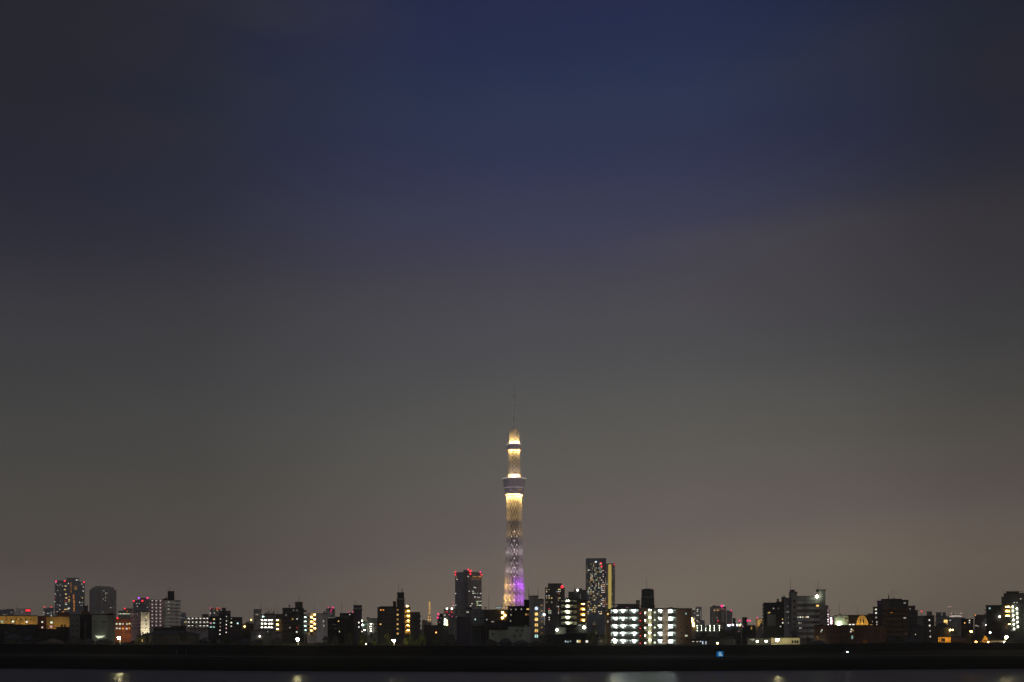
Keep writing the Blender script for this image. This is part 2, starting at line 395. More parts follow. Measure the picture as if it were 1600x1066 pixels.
    for dx, py, c, s in ((2.6,769.6,'w',3.2),(9,766.4,'a',2.4),(10.5,766.2,'a',2.2),(7.5,766.8,'a',2),(-4,768,'w',1.4),(-9,770,'w',1.3),(4,764.2,'b',1.8),(-11.5,770.5,'w',1.5),(-6,766,'w',1.2)):
        rr = lerp(py, [(762,16),(764,15.6),(771,14.2),(775,13.2)])*k; a = -PI/2+math.asin(dx*k/rr)
        w = bpy.data.objects.new('window', winmesh(c, 1.2)); C.objects.link(w); w.parent = t
        w.location = ((rr+.25)*math.cos(a), (rr+.25)*math.sin(a), zz(py)-2); w.rotation_euler = (0,0,a+PI/2); w.scale = (s,1,1.5)
    for a in (-130,-60): L(math.radians(a), 3.9, zz(650), 'w', .8, .6, 'warning_light', False); L(math.radians(a), 3.9, zz(643), 'w', .5, .6, 'warning_light', False)
E['k'] = (1,.60,.17); E['v'] = (.50,.07,.95); E['q'] = (1,.75,.8); E['z'] = (.84,1,.93)
skytree()

def tokyo_tower():
    Y = 11500.0; k = Y/F; cx = X(671.2, Y); zz = lambda py: Z(py, Y)
    t = root('lattice_tower', 'tiny distant orange lit lattice tower far off between the apartment blocks', 'tower', (cx, Y, 2))
    b = MB(); N = 9; top = zz(938.5); ls = []
    def hw(z): return max(1.5, 44*math.exp(-z/95.))
    zs = [2, 25, 50, 78, 108, 140, 170, 200, 230, 262, 290]
    for z0, z1 in zip(zs, zs[1:]):
        q0 = [(cx+sx*hw(z0), Y+sy*hw(z0), z0) for sx, sy in ((-1,-1),(1,-1),(1,1),(-1,1))]
        q1 = [(cx+sx*hw(z1), Y+sy*hw(z1), z1) for sx, sy in ((-1,-1),(1,-1),(1,1),(-1,1))]
        for i in range(4):
            b.beam(q0[i], q1[i], 4.2); b.beam(q0[i], q1[(i+1)%4], 2.6); b.beam(q0[(i+1)%4], q1[i], 2.6); b.beam(q1[i], q1[(i+1)%4], 2.6)
    m = MB(); m.box(cx-15, cx+15, Y-15, Y+15, 140, 152); m.obj('observation_deck', M['wall_pale'], t)
    b.obj('lattice', M['wall_orange'], t); MB().beam((cx,Y,288),(cx,Y,top+25), 3.5, w2=1.2).obj('mast', M['wall_orange'], t)
    for z in (100,128,158,176,196,215,235,255,275):
        for sx in (-1,1):
            o = bpy.data.objects.new('floodlight', lampmesh('a' if z > 160 else 'k', 8, 'ball', False)); C.objects.link(o); o.parent = t
            o.location = (sx*hw(z)*.7, -hw(z)-2, z-2); o.scale = (2.3,2.3,2.3) if z > 120 else (3.2,)*3
tokyo_tower()

# ------------------------------------------------------------------ high-rise towers, left to right
t = B('residential_tower', 'grey stepped residential tower with yellow lit columns and three red beacons at far left', TWR, 3400, [(85.5,104,907.5),(104,124,903.2),(124,132.4,909.5)], 40, 'slate')
t.wins([(102.5,915.8,'y'),(101.3,921.5,'a'),(103,928.5,'y'),(103.5,934.5,'y'),(102,939,'r'),(103,942.5,'w'),(103.3,944.7,'w'),(101.5,952.5,'a'),(104.5,952,'y'),(108.2,932.5,'o'),(108,937.5,'a'),(107.5,940.5,'y'),(106.5,952.5,'w'),(99,956,'o'),(107.5,950.5,'w')], 3.2, 1.6, st=1.1)
t.wins([(87.3,911,'w'),(89,914,'w'),(90.5,923,'w'),(94.2,930.2,'w'),(90,945,'w'),(93.5,946.5,'w'),(93.5,952.5,'w'),(86.3,928.3,'w'),(86.5,934.5,'m'),(86,940.5,'w'),(89.5,956,'w'),(97.5,916,'g')], 1.4, 1.3, st=1.0)
t.wins([(118.2,916+1.55*i,'o' if i < 2 else 'a') for i in range(4)], 4.2, .9, st=.55)
for i in range(15): t.win(115+ (.7 if i > 3 else 0), 930+1.75*i, 2.6, 1.1, 'o', .9)
for i in range(9): t.win(111, 911+1.9*i, 2.2, .9, 'o', .5)
t.wins([(119.4,906.2,'w'),(121.8,906.2,'w'),(128,912.5,'w'),(130,917,'w'),(129.8,923.4,'w'),(128.9,934,'a'),(124.6,941.3,'w'),(128.6,941.2,'w'),(128,957.2,'w'),(107,912,'w')], 1.6, 1.6, st=1.2)
t.grid(87,100,912,958,9,19,.45,.45,.06,'w',.7); t.grid(125,131.5,914,958,3,16,.5,.45,.1,'w',.7)
t.red([(87.6,908.6,'m'),(101,908,'r'),(131.2,909.4,'r')], 2.4).done()
t = B('residential_tower', 'low grey tower block with a pair of red beacons beside the stepped tower', TWR, 2500, [(68,74,951),(74,84,949.8)], 25, 'slate')
t.wins([(68.6,957),(68.6,960,),(74.5,958.5),(76,958.5),(80,956.8,'c'),(80,959.6,'l'),(80,962.2,'l'),(84,956.5,'p')], 2.2, 1.3, st=.9).red([(69.3,948.6),(80.2,948.6)], 1.8).mast(69.3,948.8,951).mast(80.2,948.8,950).done()
t = B('office_tower', 'pale grey rounded office tower almost without lights at the left', TWR, 3300, [(139.6,143.5,922),(143.5,148,918.6),(148,172,916.4),(172,178,917.8),(178,182,921.6)], 45, 'mid', front=[(139,3318),(143,3300),(158.5,3290),(159,3296),(177,3296),(182,3316)])
t.wins([(161.5,923.4),(163.4,923.4),(165.3,926.5),(165.3,928.5),(165.2,933.6),(164.6,938.4),(161.5,936),(168,926.8),(172.2,949.6),(174,949.6),(178,949.6),(161,956.5)], 1.2, .9, 'w', .9)
for x0, x1 in ((141,149),(150,157.5),(160.5,168),(169,176)): t.grid(x0,x1,921,962,4,17,.55,.4,0)
MB().box(X(158.3,3300), X(159,3300), 3286, 3290.5, 2, Z(919,3300)).obj('fin', M['wall_pale'], t.r); t.done()
t = B('office_tower', 'dark glass office tower with red corner beacons to the left of the lattice tower', TWR, 2900, [(710.8,752.6,894.2),(724,736,890.8)], 42, 'slate', front=[(710.8,2920),(729.5,2898),(730.5,2894),(752.6,2902)])
t.wins([(712.8,901.4,'a'),(731.5,901,'w'),(739,901.2,'o'),(742,901.2,'a'),(744.5,901.4,'o'),(748,901.2,'o'),(750.3,901.2,'o')], 2.4, 1.5, st=1.0)
t.wins([(732,904.6,'a')]+[(736+1.9*i,905,'o') for i in range(9)], 1.5, .8, st=.6)
t.wins([(733.2,924),(739,924,'l'),(739.2,927.2,'l'),(742,927.2,'l'),(746.2,927.4),(751,927.4),(742.2,933),(746.5,933.3),(749,933.8),(748.5,939.6),(751,939.6),(745.3,940,'g'),(746,942.5,'g'),(746.2,945.6,'l'),(749,945.8,'l'),(751.2,945.8,'l'),(711.8,927.2),(712,945.4,'w'),(714,905),(741,918),(743,918.6),(737.6,943.5),(735.5,947)], 2.4, 1.3, 'w', 1.1)
t.grid(712,729,908,952,8,16,.7,.35,0).grid(732,752,908,952,10,16,.7,.35,0)
t.red([(711.6,893.4),(711.4,897.6),(731.6,890.2),(735,893,'r'),(735,897),(750.6,894,'m'),(752.2,898)], 2.4)
t.lamp(735,892.6,c='r',r=3,st=2.2,out=1,name='warning_light',sampled=False).done()
t = B('residential_tower', 'dark residential tower with yellow windows and one red beacon right of the lattice tower', TWR, 1450, [(851.5,856,918.4),(856,878,912),(878,882.4,918.8)], 24, 'dim', roofcol='dark')
t.wins([(854,921.3,'y'),(857.8,921.3,'y'),(872.7,921.1,'y'),(875,921.1,'y'),(854,924.7,'w'),(872.5,924.3,'c'),(875,924.3,'w'),(873.5,927.5,'o'),(854,931.4,'w'),(858,931,'w'),(854,934.6,'y'),(858,934.6,'y'),(862,934.6,'y'),(872.3,934.6,'y'),(874.8,934.6,'y'),(862.3,941.2,'w'),(854.5,941,'a'),(872.5,948,'w'),(873,951.8,'o'),(872.8,954.8,'p'),(857.8,954.6,'l'),(860.4,954.6,'l'),(857.8,957.9,'l'),(860.4,957.9,'l'),(858,951.4,'r'),(872.7,958,'w'),(858,965,'w'),(858.3,968.4,'w')], 1.9, 1.7, st=1.0)
t.grid(852,863,920,972,5,16,.5,.5,.0).grid(869,881,920,972,5,16,.5,.5,.06,'w',.6)
t.red([(878.4,917)], 4.5).done()
t = B('residential_tower', 'tallest residential tower with many lit windows and a bright yellow stair strip', TWR, 1750, [(915.4,947,873.4),(947,960.4,881.6)], 30, 'slate', front=[(915.4,1756),(918,1750),(945,1746),(948,1738),(960.4,1744)])
rr = random.Random(11); t.wl += []
for j in range(27):
    for i in range(12):
        px = 917.3+i*2.02; py = 878.5+j*3.1
        p = .20 if i < 11 else .3
        if 895 < py < 907 and i in (3,4): p = .8
        if rr.random() < p+.14: t.win(px, py, 1.35+.5*rr.random(), 1.35, rr.choice('wwkkyyaclwk'), rr.choice((.8,1.2)))
for j in range(22):
    for i in range(5):
        if rr.random() < (.55 if 8 < j and i < 3 else .28): t.win(940.6+i*1.9, 885.5+j*3.1, 1.5, 1.3, rr.choice('opawwp'), .75)
for j in range(10): t.win(956.8+rr.random()*2.4, 890+j*6.4, .9, 1.3, 'w', .9)
b = MB(); b.box(X(950.4,1750), X(955.2,1750), 1735.2, 1738, Z(953,1750), Z(883.2,1750)); b.obj('stair_screen', emis('stair_glow', (1,.74,.2), .42, False, False), t.r)
for j in range(22): t.win(952.4, 885+j*3.1, 1.5, 1.5, 'y', 1.15, 3.4)
for y in [878+3.1*i for i in range(25)]: t.band(914.7, 917.4, [y], 1.2, .8, 'grey'); t.band(957.6, 961.1, [y+4], 1.2, 2, 'grey')
t.block(916,946,872.6,873.4,2,20,'dark')
t.red([(939,880.4),(940,885.5),(959.6,882.3)], 2.4); t.lamp(931.2,878.2,c='b',r=1.1,st=2,sampled=False).done()
t = B('residential_tower', 'white residential tower with rows of small lights behind the floodlit apartment block', TWR, 2200, [(1078.5,1087,952.6),(1087,1096.6,948.6),(1080.5,1087,951.6)][:2], 22, 'pale')
t.wins([(1090,952.6,'w'),(1083.5,952.4,'w'),(1089.5,955.4),(1085.4,958.4),(1089,961.6),(1091,961.6),(1078.6,957),(1089.4,970),(1085,966)], 2.3, 1.0, st=1.1)
for j in range(14): t.win(1094.8, 954+2*j, .7, .8, 'w', .8)
t.grid(1079,1094,954,978,7,11,.55,.4,.06,'w',.6).done()
t = B('office_tower', 'hazy rounded office tower with a pink beacon and an orange lit top floor', TWR, 3100, [(1109.2,1134.6,948.4),(1113,1118,946.2),(1118,1134,947.2)], 40, 'mid', front=[(1109.2,3115),(1112,3100),(1122,3094),(1132,3100),(1134.6,3112)])
t.wins([(1114+1.9*i, 951.6, 'p' if i%3 else 'o') for i in range(10)], 1.3, .8, st=.7).wins([(1116.2,953.8,'y'),(1120.6,953.8,'a'),(1122.8,953.8,'o'),(1131.5,953.2,'m'),(1120.3,965.4,'w')], 2.1, 1.5, st=1.1)
for x in (1114,1117,1128,1130): t.wins([(x,957+2.1*i,'w') for i in range(9)], .6, .8, st=.35)
t.red([(1127.8,947,'m')], 4).red([(1131.3,946.8,'w')], 1.2).done()
t = B('office_tower', 'pale hazy tower block standing against the rounded office tower', TWR, 3000, [(1135,1144.4,954)], 30, 'mid')
t.grid(1136,1144,956,977,6,10,.5,.4,.03,'w',.4).red([(1142.6,954.2,'m')], 2).done()
t = B('residential_tower', 'hazy thin tower with pink roof beacons above the dark rooftops left of centre', TWR, 3700, [(509,523.6,951.4),(511.8,520.8,949.8)], 28, 'slate')
t.red([(513,949.4,'m'),(519,949.4,'m'),(521,949.2,'m'),(518,953,'m'),(516.8,955.8,'m')], 1.5).wins([(517,959),(513.5,965.5,'w'),(516,965.5),(518.5,966),(520,965)], 1.1, .9, 'w', .8).grid(510,522,953,964,5,6,.5,.4,.1,'w',.5).done()
t = B('residential_tower', 'faint far tower with orange windows and red beacons above the low gallery block', TWR, 3800, [(328.6,344,950.6)], 28, 'slate')
t.wins([(334.5,952.6,'o'),(339.4,953.6,'a'),(335,958,'w'),(328.6,958.4)], 2.2, 1.6, st=1).red([(329,950.4,'m'),(338.8,950.6),(342.6,950.6)], 1.5).grid(329,344,952,962,6,5,.5,.4,.12,'o',.4).done()
t = B('office_tower', 'faint grey tower block just right of the big pinkish gallery slab', TWR, 2600, [(283,290.5,957.5),(279,286,961)], 20, 'slate')
t.wins([(283.5,965.5),(285.6,965.5),(287.6,965.5)], 1.2, .7, 'w', .7).done()
t = B('office_block', 'dark blue office block with four red beacons above the beige end wall', OFF, 1500, [(208,217.5,938.4),(217.5,232.4,934.8),(232.4,241,937.4)], 20, 'slate')
t.wins([(213.5,943.2),(217.6,943.2),(214.6,947.6)], 1.3, 1.1, 'w', .9).wins([(232.8,941.5+2.5*i,'g') for i in range(6)], 1.5, 1.6, st=.7)
t.grid(209,240,945,956,8,4,.5,.5,.08,'w',.5).red([(209,939.2),(217,934.6,'v'),(222.4,939,'r'),(230.4,934.4,'m')], 2.8).done()
# ------------------------------------------------------------------ apartment blocks and offices, left to right
def wall_lamp_on(b, px, py, c, st, r=.3, out=3): return b.lamp(px, py, c=c, st=st, r=r, out=out)
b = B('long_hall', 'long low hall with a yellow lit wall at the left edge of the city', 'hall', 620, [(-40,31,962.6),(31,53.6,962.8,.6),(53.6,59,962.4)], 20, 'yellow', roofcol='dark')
b.wins([(3.4,971.6,'c'),(20.3,971.4,'l'),(42,971.8,'w')], 3.6, 3.0, st=1.5); b.grid(6,52,966,970,6,1,.25,.5,0)
for p in (-30,-8,12,30,50): b.lamp(p, 980.5, c='a', st=130, r=.25, out=5)
b.mast(31.5,955,977,.3).done()
b = B('stair_house', 'dark recessed stair wing between the two yellow lit blocks at the left', APT, 632, [(59,69,963.6),(69,72.6,963.4,-1.5)], 12, 'brick')
b.wins([(66,972,'l'),(66,980.4,'w')], 2.8, 2.6, st=1.1); b.done()
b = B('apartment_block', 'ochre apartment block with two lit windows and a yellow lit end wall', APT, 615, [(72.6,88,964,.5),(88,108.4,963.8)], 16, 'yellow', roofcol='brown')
b.wins([(80.4,972.8,'l'),(80,979.2,'p')], 4, 3.4, st=1.3)
b.block(90,108,958.2,963.3,1,8,'brown').lamp(101,986,c='a',st=160,r=.28,out=6).lamp(84,986,c='a',st=150,r=.25,out=6).done()
b = B('low_building', 'long unlit dark roofed block covering the foot of the yellow hall', 'building', 560, [(-40,20,976),(20,60,977)], 12, 'dark'); b.grid(-10,55,980,990,9,2,.3,.4,0).mast(31,962,977,.2).done()
b = B('low_building', 'dark block with two chimney stubs before the yellow lit end wall', 'building', 560, [(60,88,984),(88,108.6,981)], 12, 'dark'); b.block(95.5,98,977,981,1,2,'dark').block(100,102.6,977,981,1,2,'dark').grid(62,86,987,994,4,1,.3,.5,0).done()
b = B('office_block', 'dark low block with a rooftop mast behind the yellow hall at far left', OFF, 1400, [(-20,9.6,953.2),(9.6,22,952.2)], 20, 'slate')
b.mast(5.5,948,953,.5).mast(11,950,953,.5).grid(0,20,955,962,5,2,.5,.4,.2,'w',.4).done()
b = B('office_block', 'pale flat-roofed block carrying a glowing red rooftop sign', OFF, 1500, [(26,48.6,951.6),(22,26,956.5)], 18, 'white')
for i in range(4): MB().box(X(40.2+i*1.9,1500), X(41.6+i*1.9,1500), 1497.6, 1498.2, Z(955.4,1500), Z(952.6,1500)).obj('sign_letter', lampmat('r', 2.2, False), b.r)
MB().box(X(39.8,1500), X(48,1500), 1498.3, 1500, Z(955.8,1500), Z(952.2,1500)).obj('sign_board', M['wall_brick'], b.r)
b.mast(25.5,947.5,952,.6).mast(27.6,949,952,.5).win(34.4,956.6,1,2,'w',.7).done()
b = B('office_block', 'long pale building with a strip of white light and a red roof beacon', OFF, 1200, [(185,193,955),(193,207.4,951.4)], 18, 'mid')
b.wins([(186+2.1*i,959.3,'l') for i in range(9)], 1.9, 1.0, st=1.3).win(198.5,955.6,1.6,3,'o',.5).win(204.3,957,1,2,'w',1).red([(195,951)], 2.2).mast(195,951.3,952,.5).done()
b = B('school_block', 'orange brick block with two rows of white windows behind the left street lamp', 'school', 820, [(179.6,205,967)], 14, 'brick')
b.wins([(182.3,975,'l'),(187.4,975,'l'),(191.8,975,'w'),(198.6,975.2,'w'),(202.4,974.6,'y'),(182.5,981.8,'w'),(187,982,'w'),(192,982.2,'o'),(198,982.4,'w'),(202,981.8,'o')], 3.1, 2.7, st=1.1)
[b.flood(p, 988, 9, 'a', 36) for p in (183,190,197,203)]; b.red([(183.6,966,'r')], 2.6).done()
b = B('concrete_block', 'unlit dark grey windowless block left of the bright canopy', OFF, 540, [(108.6,125,961.4)], 16, 'grey'); b.grid(110,124,966,990,2,3,.4,.3,0).mast(124,956,962,.25).done()
b = B('concrete_block', 'dark brown block with two rooftop masts and a purple roof room', OFF, 560, [(125,143.6,961.2)], 18, 'dark')
b.block(130.6,137.4,947.4,961,2,7,'purple').mast(130.8,942.5,961,.3).mast(137,943,961,.3).block(126,140,956.5,961,1,8,'brown').done()
b = B('concrete_block', 'unlit greenish grey block rising right above the bright canopy', OFF, 530, [(143.6,168,961),(168,179.4,960.2,2)], 16, 'green', roofcol='dark')
b.wins([(147.5,972),(150.3,972)], 2, 1.6, 'd').block(169,177,959,961,1,5,'dark')
b.grid(157,167,970.4,973.6,3,1,.8,.6,0)
m = MB(); Y0 = 529.; m.add([(X(147.5,530),Y0-5,Z(993.4,530)),(X(165.5,530),Y0-5,Z(993.4,530)),(X(165.5,530),Y0,Z(992.6,530)),(X(147.5,530),Y0,Z(992.6,530)),(X(147.5,530),Y0-5,Z(992.9,530)),(X(165.5,530),Y0-5,Z(992.9,530)),(X(165.5,530),Y0,Z(992.1,530)),(X(147.5,530),Y0,Z(992.1,530))],[(0,1,2,3),(4,7,6,5),(0,4,5,1),(1,5,6,2),(2,6,7,3),(3,7,4,0)]); m.obj('canopy', M['wall_pale'], b.r)
m = MB(); m.add([(X(148.5,530),Y0-.3,Z(993.6,530)),(X(164.5,530),Y0-.3,Z(993.6,530)),(X(159,530),Y0-.3,Z(996.6,530)),(X(153,530),Y0-.3,Z(997.6,530))]+[(X(148.5,530),Y0+.9,Z(993.6,530)),(X(164.5,530),Y0+.9,Z(993.6,530)),(X(159,530),Y0+.9,Z(996.6,530)),(X(153,530),Y0+.9,Z(997.6,530))],[(0,3,2,1),(4,5,6,7),(0,1,5,4),(1,2,6,5),(2,3,7,6),(3,0,4,7)]); m.obj('wall_glow', emis('canopy_glow', (.93,1,.72), 1.5, True, True), b.r)  # glowing shape stands in for the lit wall under the canopy
b.mast(153.5,958,962,.2); b.done()
b = B('apartment_block', 'reddish gridded apartment block left of the beige end wall', APT, 930, [(203.8,220,957.2)], 14, 'pink')
b.band(203.8,219.8,[962.9+5.6*i for i in range(6)],3,1.1,'pink').grid(204.5,219.5,957.8,985,8,5,.55,.5,.16,'wpww',.3).done()
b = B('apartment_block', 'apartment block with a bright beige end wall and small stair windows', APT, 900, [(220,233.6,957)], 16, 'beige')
b.wins([(228.4,959.2,'d'),(228.4,964.4,'y'),(228.4,969.8,'d'),(228.4,975.4,'d'),(228.4,981,'d')], 3, 1.4)
for p in (223,230): b.flood(p, 989, 12, 'w', 330)
b.done()
b = B('gallery_slab', 'big ten storey slab with pinkish galleries, a lit stair column and a dark roof tower', APT, 960, [(232,256.8,938.4),(256.8,275,938),(275,282.4,938.4,3)], 16, 'pale')
b.wins([(263.6,941.4,'l'),(263.6,946.8,'w'),(263.4,952.2,'l'),(263.8,957.8,'a'),(262.8,969,'w'),(263,974.6,'w'),(262.6,979.8,'l')], 3.2, 1.7, st=1.5).wins([(270.4,941.6,'l'),(250,942,'o'),(269.6,963.4,'w'),(238.6,947.4,'w')], 1.3, 2, st=1)
b.gallery(233.2,256.4,[943.4+5.45*i for i in range(8)],5.45,[238,244.3,250.5], 'q', 2.2, 'pink', 1.3, doors=[235.4,241,247.4,253.6])
b.band(257.5,282.2,[943.4+5.45*i for i in range(8)],2.6,.9,'white').grid(233.5,256,939.4,983,8,8,.35,.4,.18,'wwp',.8,.4).grid(268,281,939.4,983,3,8,.5,.4,0)
b.block(262,272.6,924,938,3,9,'dark').mast(265.3,917,938,.5).mast(272,917.5,938,.3).block(254,262,936,938,2,8,'dark').tank(259.5,934.6,1.6).done()
b = B('gallery_block', 'low three storey block with washed out pinkish white galleries', APT, 900, [(291,325.6,965.4)], 14, 'pale')
b.gallery(293,325,[971,976.8,982.6],5.8,[295,301,307,313,319,324], 'w', 4, 'mid', 1.4, doors=[298,304,310,316,322]).grid(293,325,966.4,983,12,3,.3,.5,.22,'wwb',.7,.4).block(316,326,960.2,965,2,7,'grey').wins([(289,972,'y'),(291,972,'y'),(296.5,968.6,'w')], 1.6, 1.8, st=1).done()
b = B('apartment_block', 'dark three part apartment block with a raised centre, white windows and a stair light column', APT, 880, [(325.6,342.2,964),(342.2,360.4,955.2),(360.4,378.6,965)], 15, 'dark')
b.wins([(334.4,967.8,'y'),(334.4,973.6,'c'),(334.2,979.8,'c'),(329.6,979.8,'c'),(329.4,973.8,'p')], 3.2, 2.2, st=1.4)
b.wins([(344.5,967.4,'w'),(344.4,973.4,'w'),(344.3,979.2,'p'),(343.8,985,'w'),(343.6,991,'w'),(353.9,963.4,'w'),(353.9,970.4,'w'),(353.7,976.2,'w'),(353.5,981.8,'p'),(353.5,988.2,'w')], 1.8, 1.6, st=1.5)
b.wins([(361.5,973,'l'),(361.3,978.6,'w'),(371.4,974.2,'c')], 2.6, 2.4, st=1.6).win(361.6,966.8,2,1.5,'w',.4)
b.band(342.6,360,[958.4],1,.8,'grey').block(347,352.8,950.4,954.8,2,6,'dim').grid(346,360,965,992,3,5,.5,.5,0).grid(363,378,968,990,3,4,.5,.5,0).done()
b = B('low_building', 'low building with a yellow doorway light left of the bright gallery wing', 'building', 900, [(379,396.4,975.6),(383,388,974.4)], 12, 'dim')
b.lamp(382.2,979,c='k',st=14,r=.6,out=1).lamp(392.4,968.6,c='k',st=5,r=.6,out=.5).mast(392.4,968.9,976,.3).mast(389.6,972,976,.3).grid(384,396,977.5,983,4,1,.6,.5,.2,'w',.4).done()
b = B('gallery_block', 'apartment block with two dazzling white gallery rows under rooftop aerials', APT, 880, [(396.4,408.4,952.8),(408.4,431,961)], 15, 'mid', roofcol='dark')
b.gallery(403.5,430.6,[973.4,979.2,984.8],5.8,[409.4,414.6,420.6,424.4], 'w', 45, 'grey', 1.7, doors=[407,412,417.6,422.5,427.5])
b.gallery(404,424,[967.6],5.2,[411], 'c', 25, 'grey', 1.6); b.win(401.4,960.4,5,2.6,'w',.35)
m = MB()
for i in range(5): z = Z(986-5.4*i, 880); m.beam((X(397,880),878.4,z),(X(403,880),878.4,z+2.7), .25); m.beam((X(403,880),878.4,z+2.7),(X(397,880),878.4,z+2.7), .2)
m.obj('stair', M['metal'], b.r)
b.mast(407.6,939,953,.25).block(413,430,959.2,961,2,8,'dark').tank(417.3,957.2,1.1).tank(420.3,956,1.2).tank(427.3,956.4,1.3)
for p in (415,419.5,424,429): b.mast(p,949,960,.2,arms=3)
b.done()
b = B('apartment_block', 'dark apartment wing with three amber gallery lamps in a column', APT, 790, [(431,441.4,960.2)], 14, 'dim')
b.gallery(431.4,437.4,[974.6,981.6,988.6],7,[433.6], 'a', 150, 'dim', 1.6).mast(433.4,945,960,.22).done()
b = B('low_building', 'long low grey wall building below the dazzling gallery rows', 'building', 640, [(392,426,985.6),(426,441,990)], 12, 'grey')
b.lamp(405.8,994.4,c='w',st=16,r=.35,out=.8).win(418.3,987,1.4,2,'c',.7).grid(396,424,988,996,6,1,.4,.5,0).done()
b = B('apartment_block', 'dark seven storey apartment block with pale teal balconies on its right edge', APT, 790, [(441.4,474.6,950.6)], 15, 'dark')
b.wins([(457.2,967.4,'k'),(464.2,967.2,'w'),(464.2,980.8,'r'),(463.6,987.6,'w'),(458.6,953.6,'w'),(464,953.6,'w'),(453,980.8,'w'),(447,961,'w')], 2.4, 2.4, st=1.0)
b.wl[-1] = b.wl[-1][:5]+(.25, 0); b.wl[-2] = b.wl[-2][:5]+(.3, 0); b.wl[-3] = b.wl[-3][:5]+(.25, 0); b.wl[-4] = b.wl[-4][:5]+(.25, 0)
for y in (969.3,976.1,982.9,989.7): b.gallery(474.4,479.2,[y],6.2,[477], 'c', 22, 'teal', 1.6)
b.band(474.4,479,[956,962.6],3,1.5,'grey').band(442,458,[958,964.6,971.2,977.8,984.4,991],2.6,1.0,'dim').grid(443,472,953,991,8,6,.45,.45,0)
b.block(461,473,941,950.3,2,8,'dim').mast(467.4,928,941,.25).tank(452.4,946.4,1.5).mast(452.4,948,951,.3).done()
b = B('apartment_block', 'pale grey apartment block with amber stair landings and a blank side wall', APT, 770, [(479.6,493.8,959),(493.8,507,959.4,-2),(507,511.6,959.2)], 15, 'white', roofcol='dark')
b.gallery(484.6,489.2,[970,976.9,983.8,990.6],6.9,[486.6], 'a', 60, 'dark', 1.5).gallery(489.4,493.6,[966,973,980,987],6.9,[491.6], 'a', 70, 'brown', 1.5)
b.band(480,484.4,[966,973,980,987],3,.8,'grey').wins([(505.6,970.8,'w'),(506.2,977.8,'w')], 1.2, 2.4, st=1).mast(491.5,944,959,.22).block(505.6,508,956,959,1,3,'dark').done()
b = B('low_building', 'dark low block with two small yellow windows and a domed roof line', 'building', 820, [(512,533,966.8),(524,532,964.5)], 14, 'dark')
b.wins([(529,970.8,'k'),(534.4,970.8,'y'),(535,986.8,'o'),(530.6,987,'g'),(542.8,986.4,'w')], 1.8, 2, st=1.3).grid(517,530,974,984,6,3,.5,.4,.2,'w',.12).done()
b = B('apartment_block', 'unlit dark block with a tall thin antenna left of the narrow tower', APT, 800, [(531,552.2,958.8)], 14, 'dark')
b.mast(533.6,939,959,.22).block(545,550,957.6,958.6,2,5,'dim').red([(545.5,956.4,'m'),(551.5,956.4,'m')], 1.3).wins([(546.5,960.4,'w')], 1.5, 1.2, st=1.2).band(533,546,[963,965.4],1,.5,'grey').done()
b = B('narrow_tower', 'narrow dark tower with a faint sign band round its top', OFF, 790, [(552.2,565.4,946.4)], 13, 'purple')
b.band(551.9,566,[953.8],4.6,.5,'dim','sign_band')
m = MB()
for i, w in enumerate((.9,.5,.8,.8,.4,.9,.7)): m.box(X(554+1.5*i,790), X(554+1.5*i+w,790), 789.2, 789.38, Z(952.2,790), Z(949.6,790))
m.obj('sign_lettering', M['wall_white'], b.r); b.wins([(560.8,973,'w'),(560.8,979.8,'w')], 2.2, 2.8, st=1.9).mast(556.4,936,946.4,.25).mast(556.6,941,946.4,.2).mast(553.4,937,946.4,.2).grid(555,564,956,990,3,7,.4,.4,0).done()
b = B('stair_block', 'low dark block with a slanted greenish lit open staircase', APT, 800, [(565.4,573.8,972)], 12, 'dim')
b.gallery(564.6,573,[983],7,[566], 'g', 90, 'dim', 2); m = MB(); m.add([(X(565,800),797.5,Z(979,800)),(X(573,800),797.5,Z(973.2,800)),(X(573,800),797.5,Z(975.6,800)),(X(565,800),797.5,Z(981.6,800)),(X(565,800),797.8,Z(979,800)),(X(573,800),797.8,Z(973.2,800)),(X(573,800),797.8,Z(975.6,800)),(X(565,800),797.8,Z(981.6,800))],[(0,3,2,1),(4,5,6,7),(0,1,5,4),(1,2,6,5),(2,3,7,6),(3,0,4,7)]); m.obj('stair', M['wall_teal'], b.r)
b.lamp(565.4,970,c='g',st=45,r=.45,out=1.5).lamp(570,984.8,c='w',st=120,r=.22,out=4.5).lamp(567,976,c='c',st=130,r=.2,out=4.5).lamp(565.6,987,c='w',st=6,r=.4,out=1).done()
b = B('stair_block', 'grey block with a zigzag of dazzling white stair landings', APT, 800, [(573.8,592,966.8)], 12, 'mid')
for i, y in enumerate((975.6,979.6,983.2,986.8)): b.gallery(577.8,581.4,[y+2],3.8,[579.5], 'w', 40, 'grey', 1.5)
for i, y in enumerate((978,981.4,984.8)): b.gallery(574.6,577.6,[y+1.8],3.6,[576], 'l', 36, 'grey', 1.2)
b.win(583.4,974.8,.8,2,'w',.8).grid(584,591,970,986,2,3,.4,.5,0).block(573,577,965.2,968,1,4,'dark').done()
b = B('apartment_block', 'seven storey apartment block with a tall lift tower and an amber floodlit stair well', APT, 710, [(589.8,619.8,949.6),(619.8,632.2,936,-.6),(632.2,641,949.8,3),(641,656.4,957.2)], 16, 'dim', roofcol='dark')
b.block(620.8,631.4,926.4,936,0,8,'dark').band(620.4,632,[936.3],.6,.4,'pale','ledge').mast(622.6,911,926.4,.22).mast(628.3,919,926.4,.7).tank(628.3,920.5,.8).block(614,619,940.4,949.4,1,6,'dark').block(594,614,948.2,949.4,1,8,'dark')
b.wins([(595,953.6,'o'),(599,953.6,'o'),(594.6,975.8,'k')], 2.4, 3, st=1.2)
for y in (953.2,960.6,968,975.4,982.6,990.2): b.win(621.3, y, 3, 3, 'a', .9, .3)
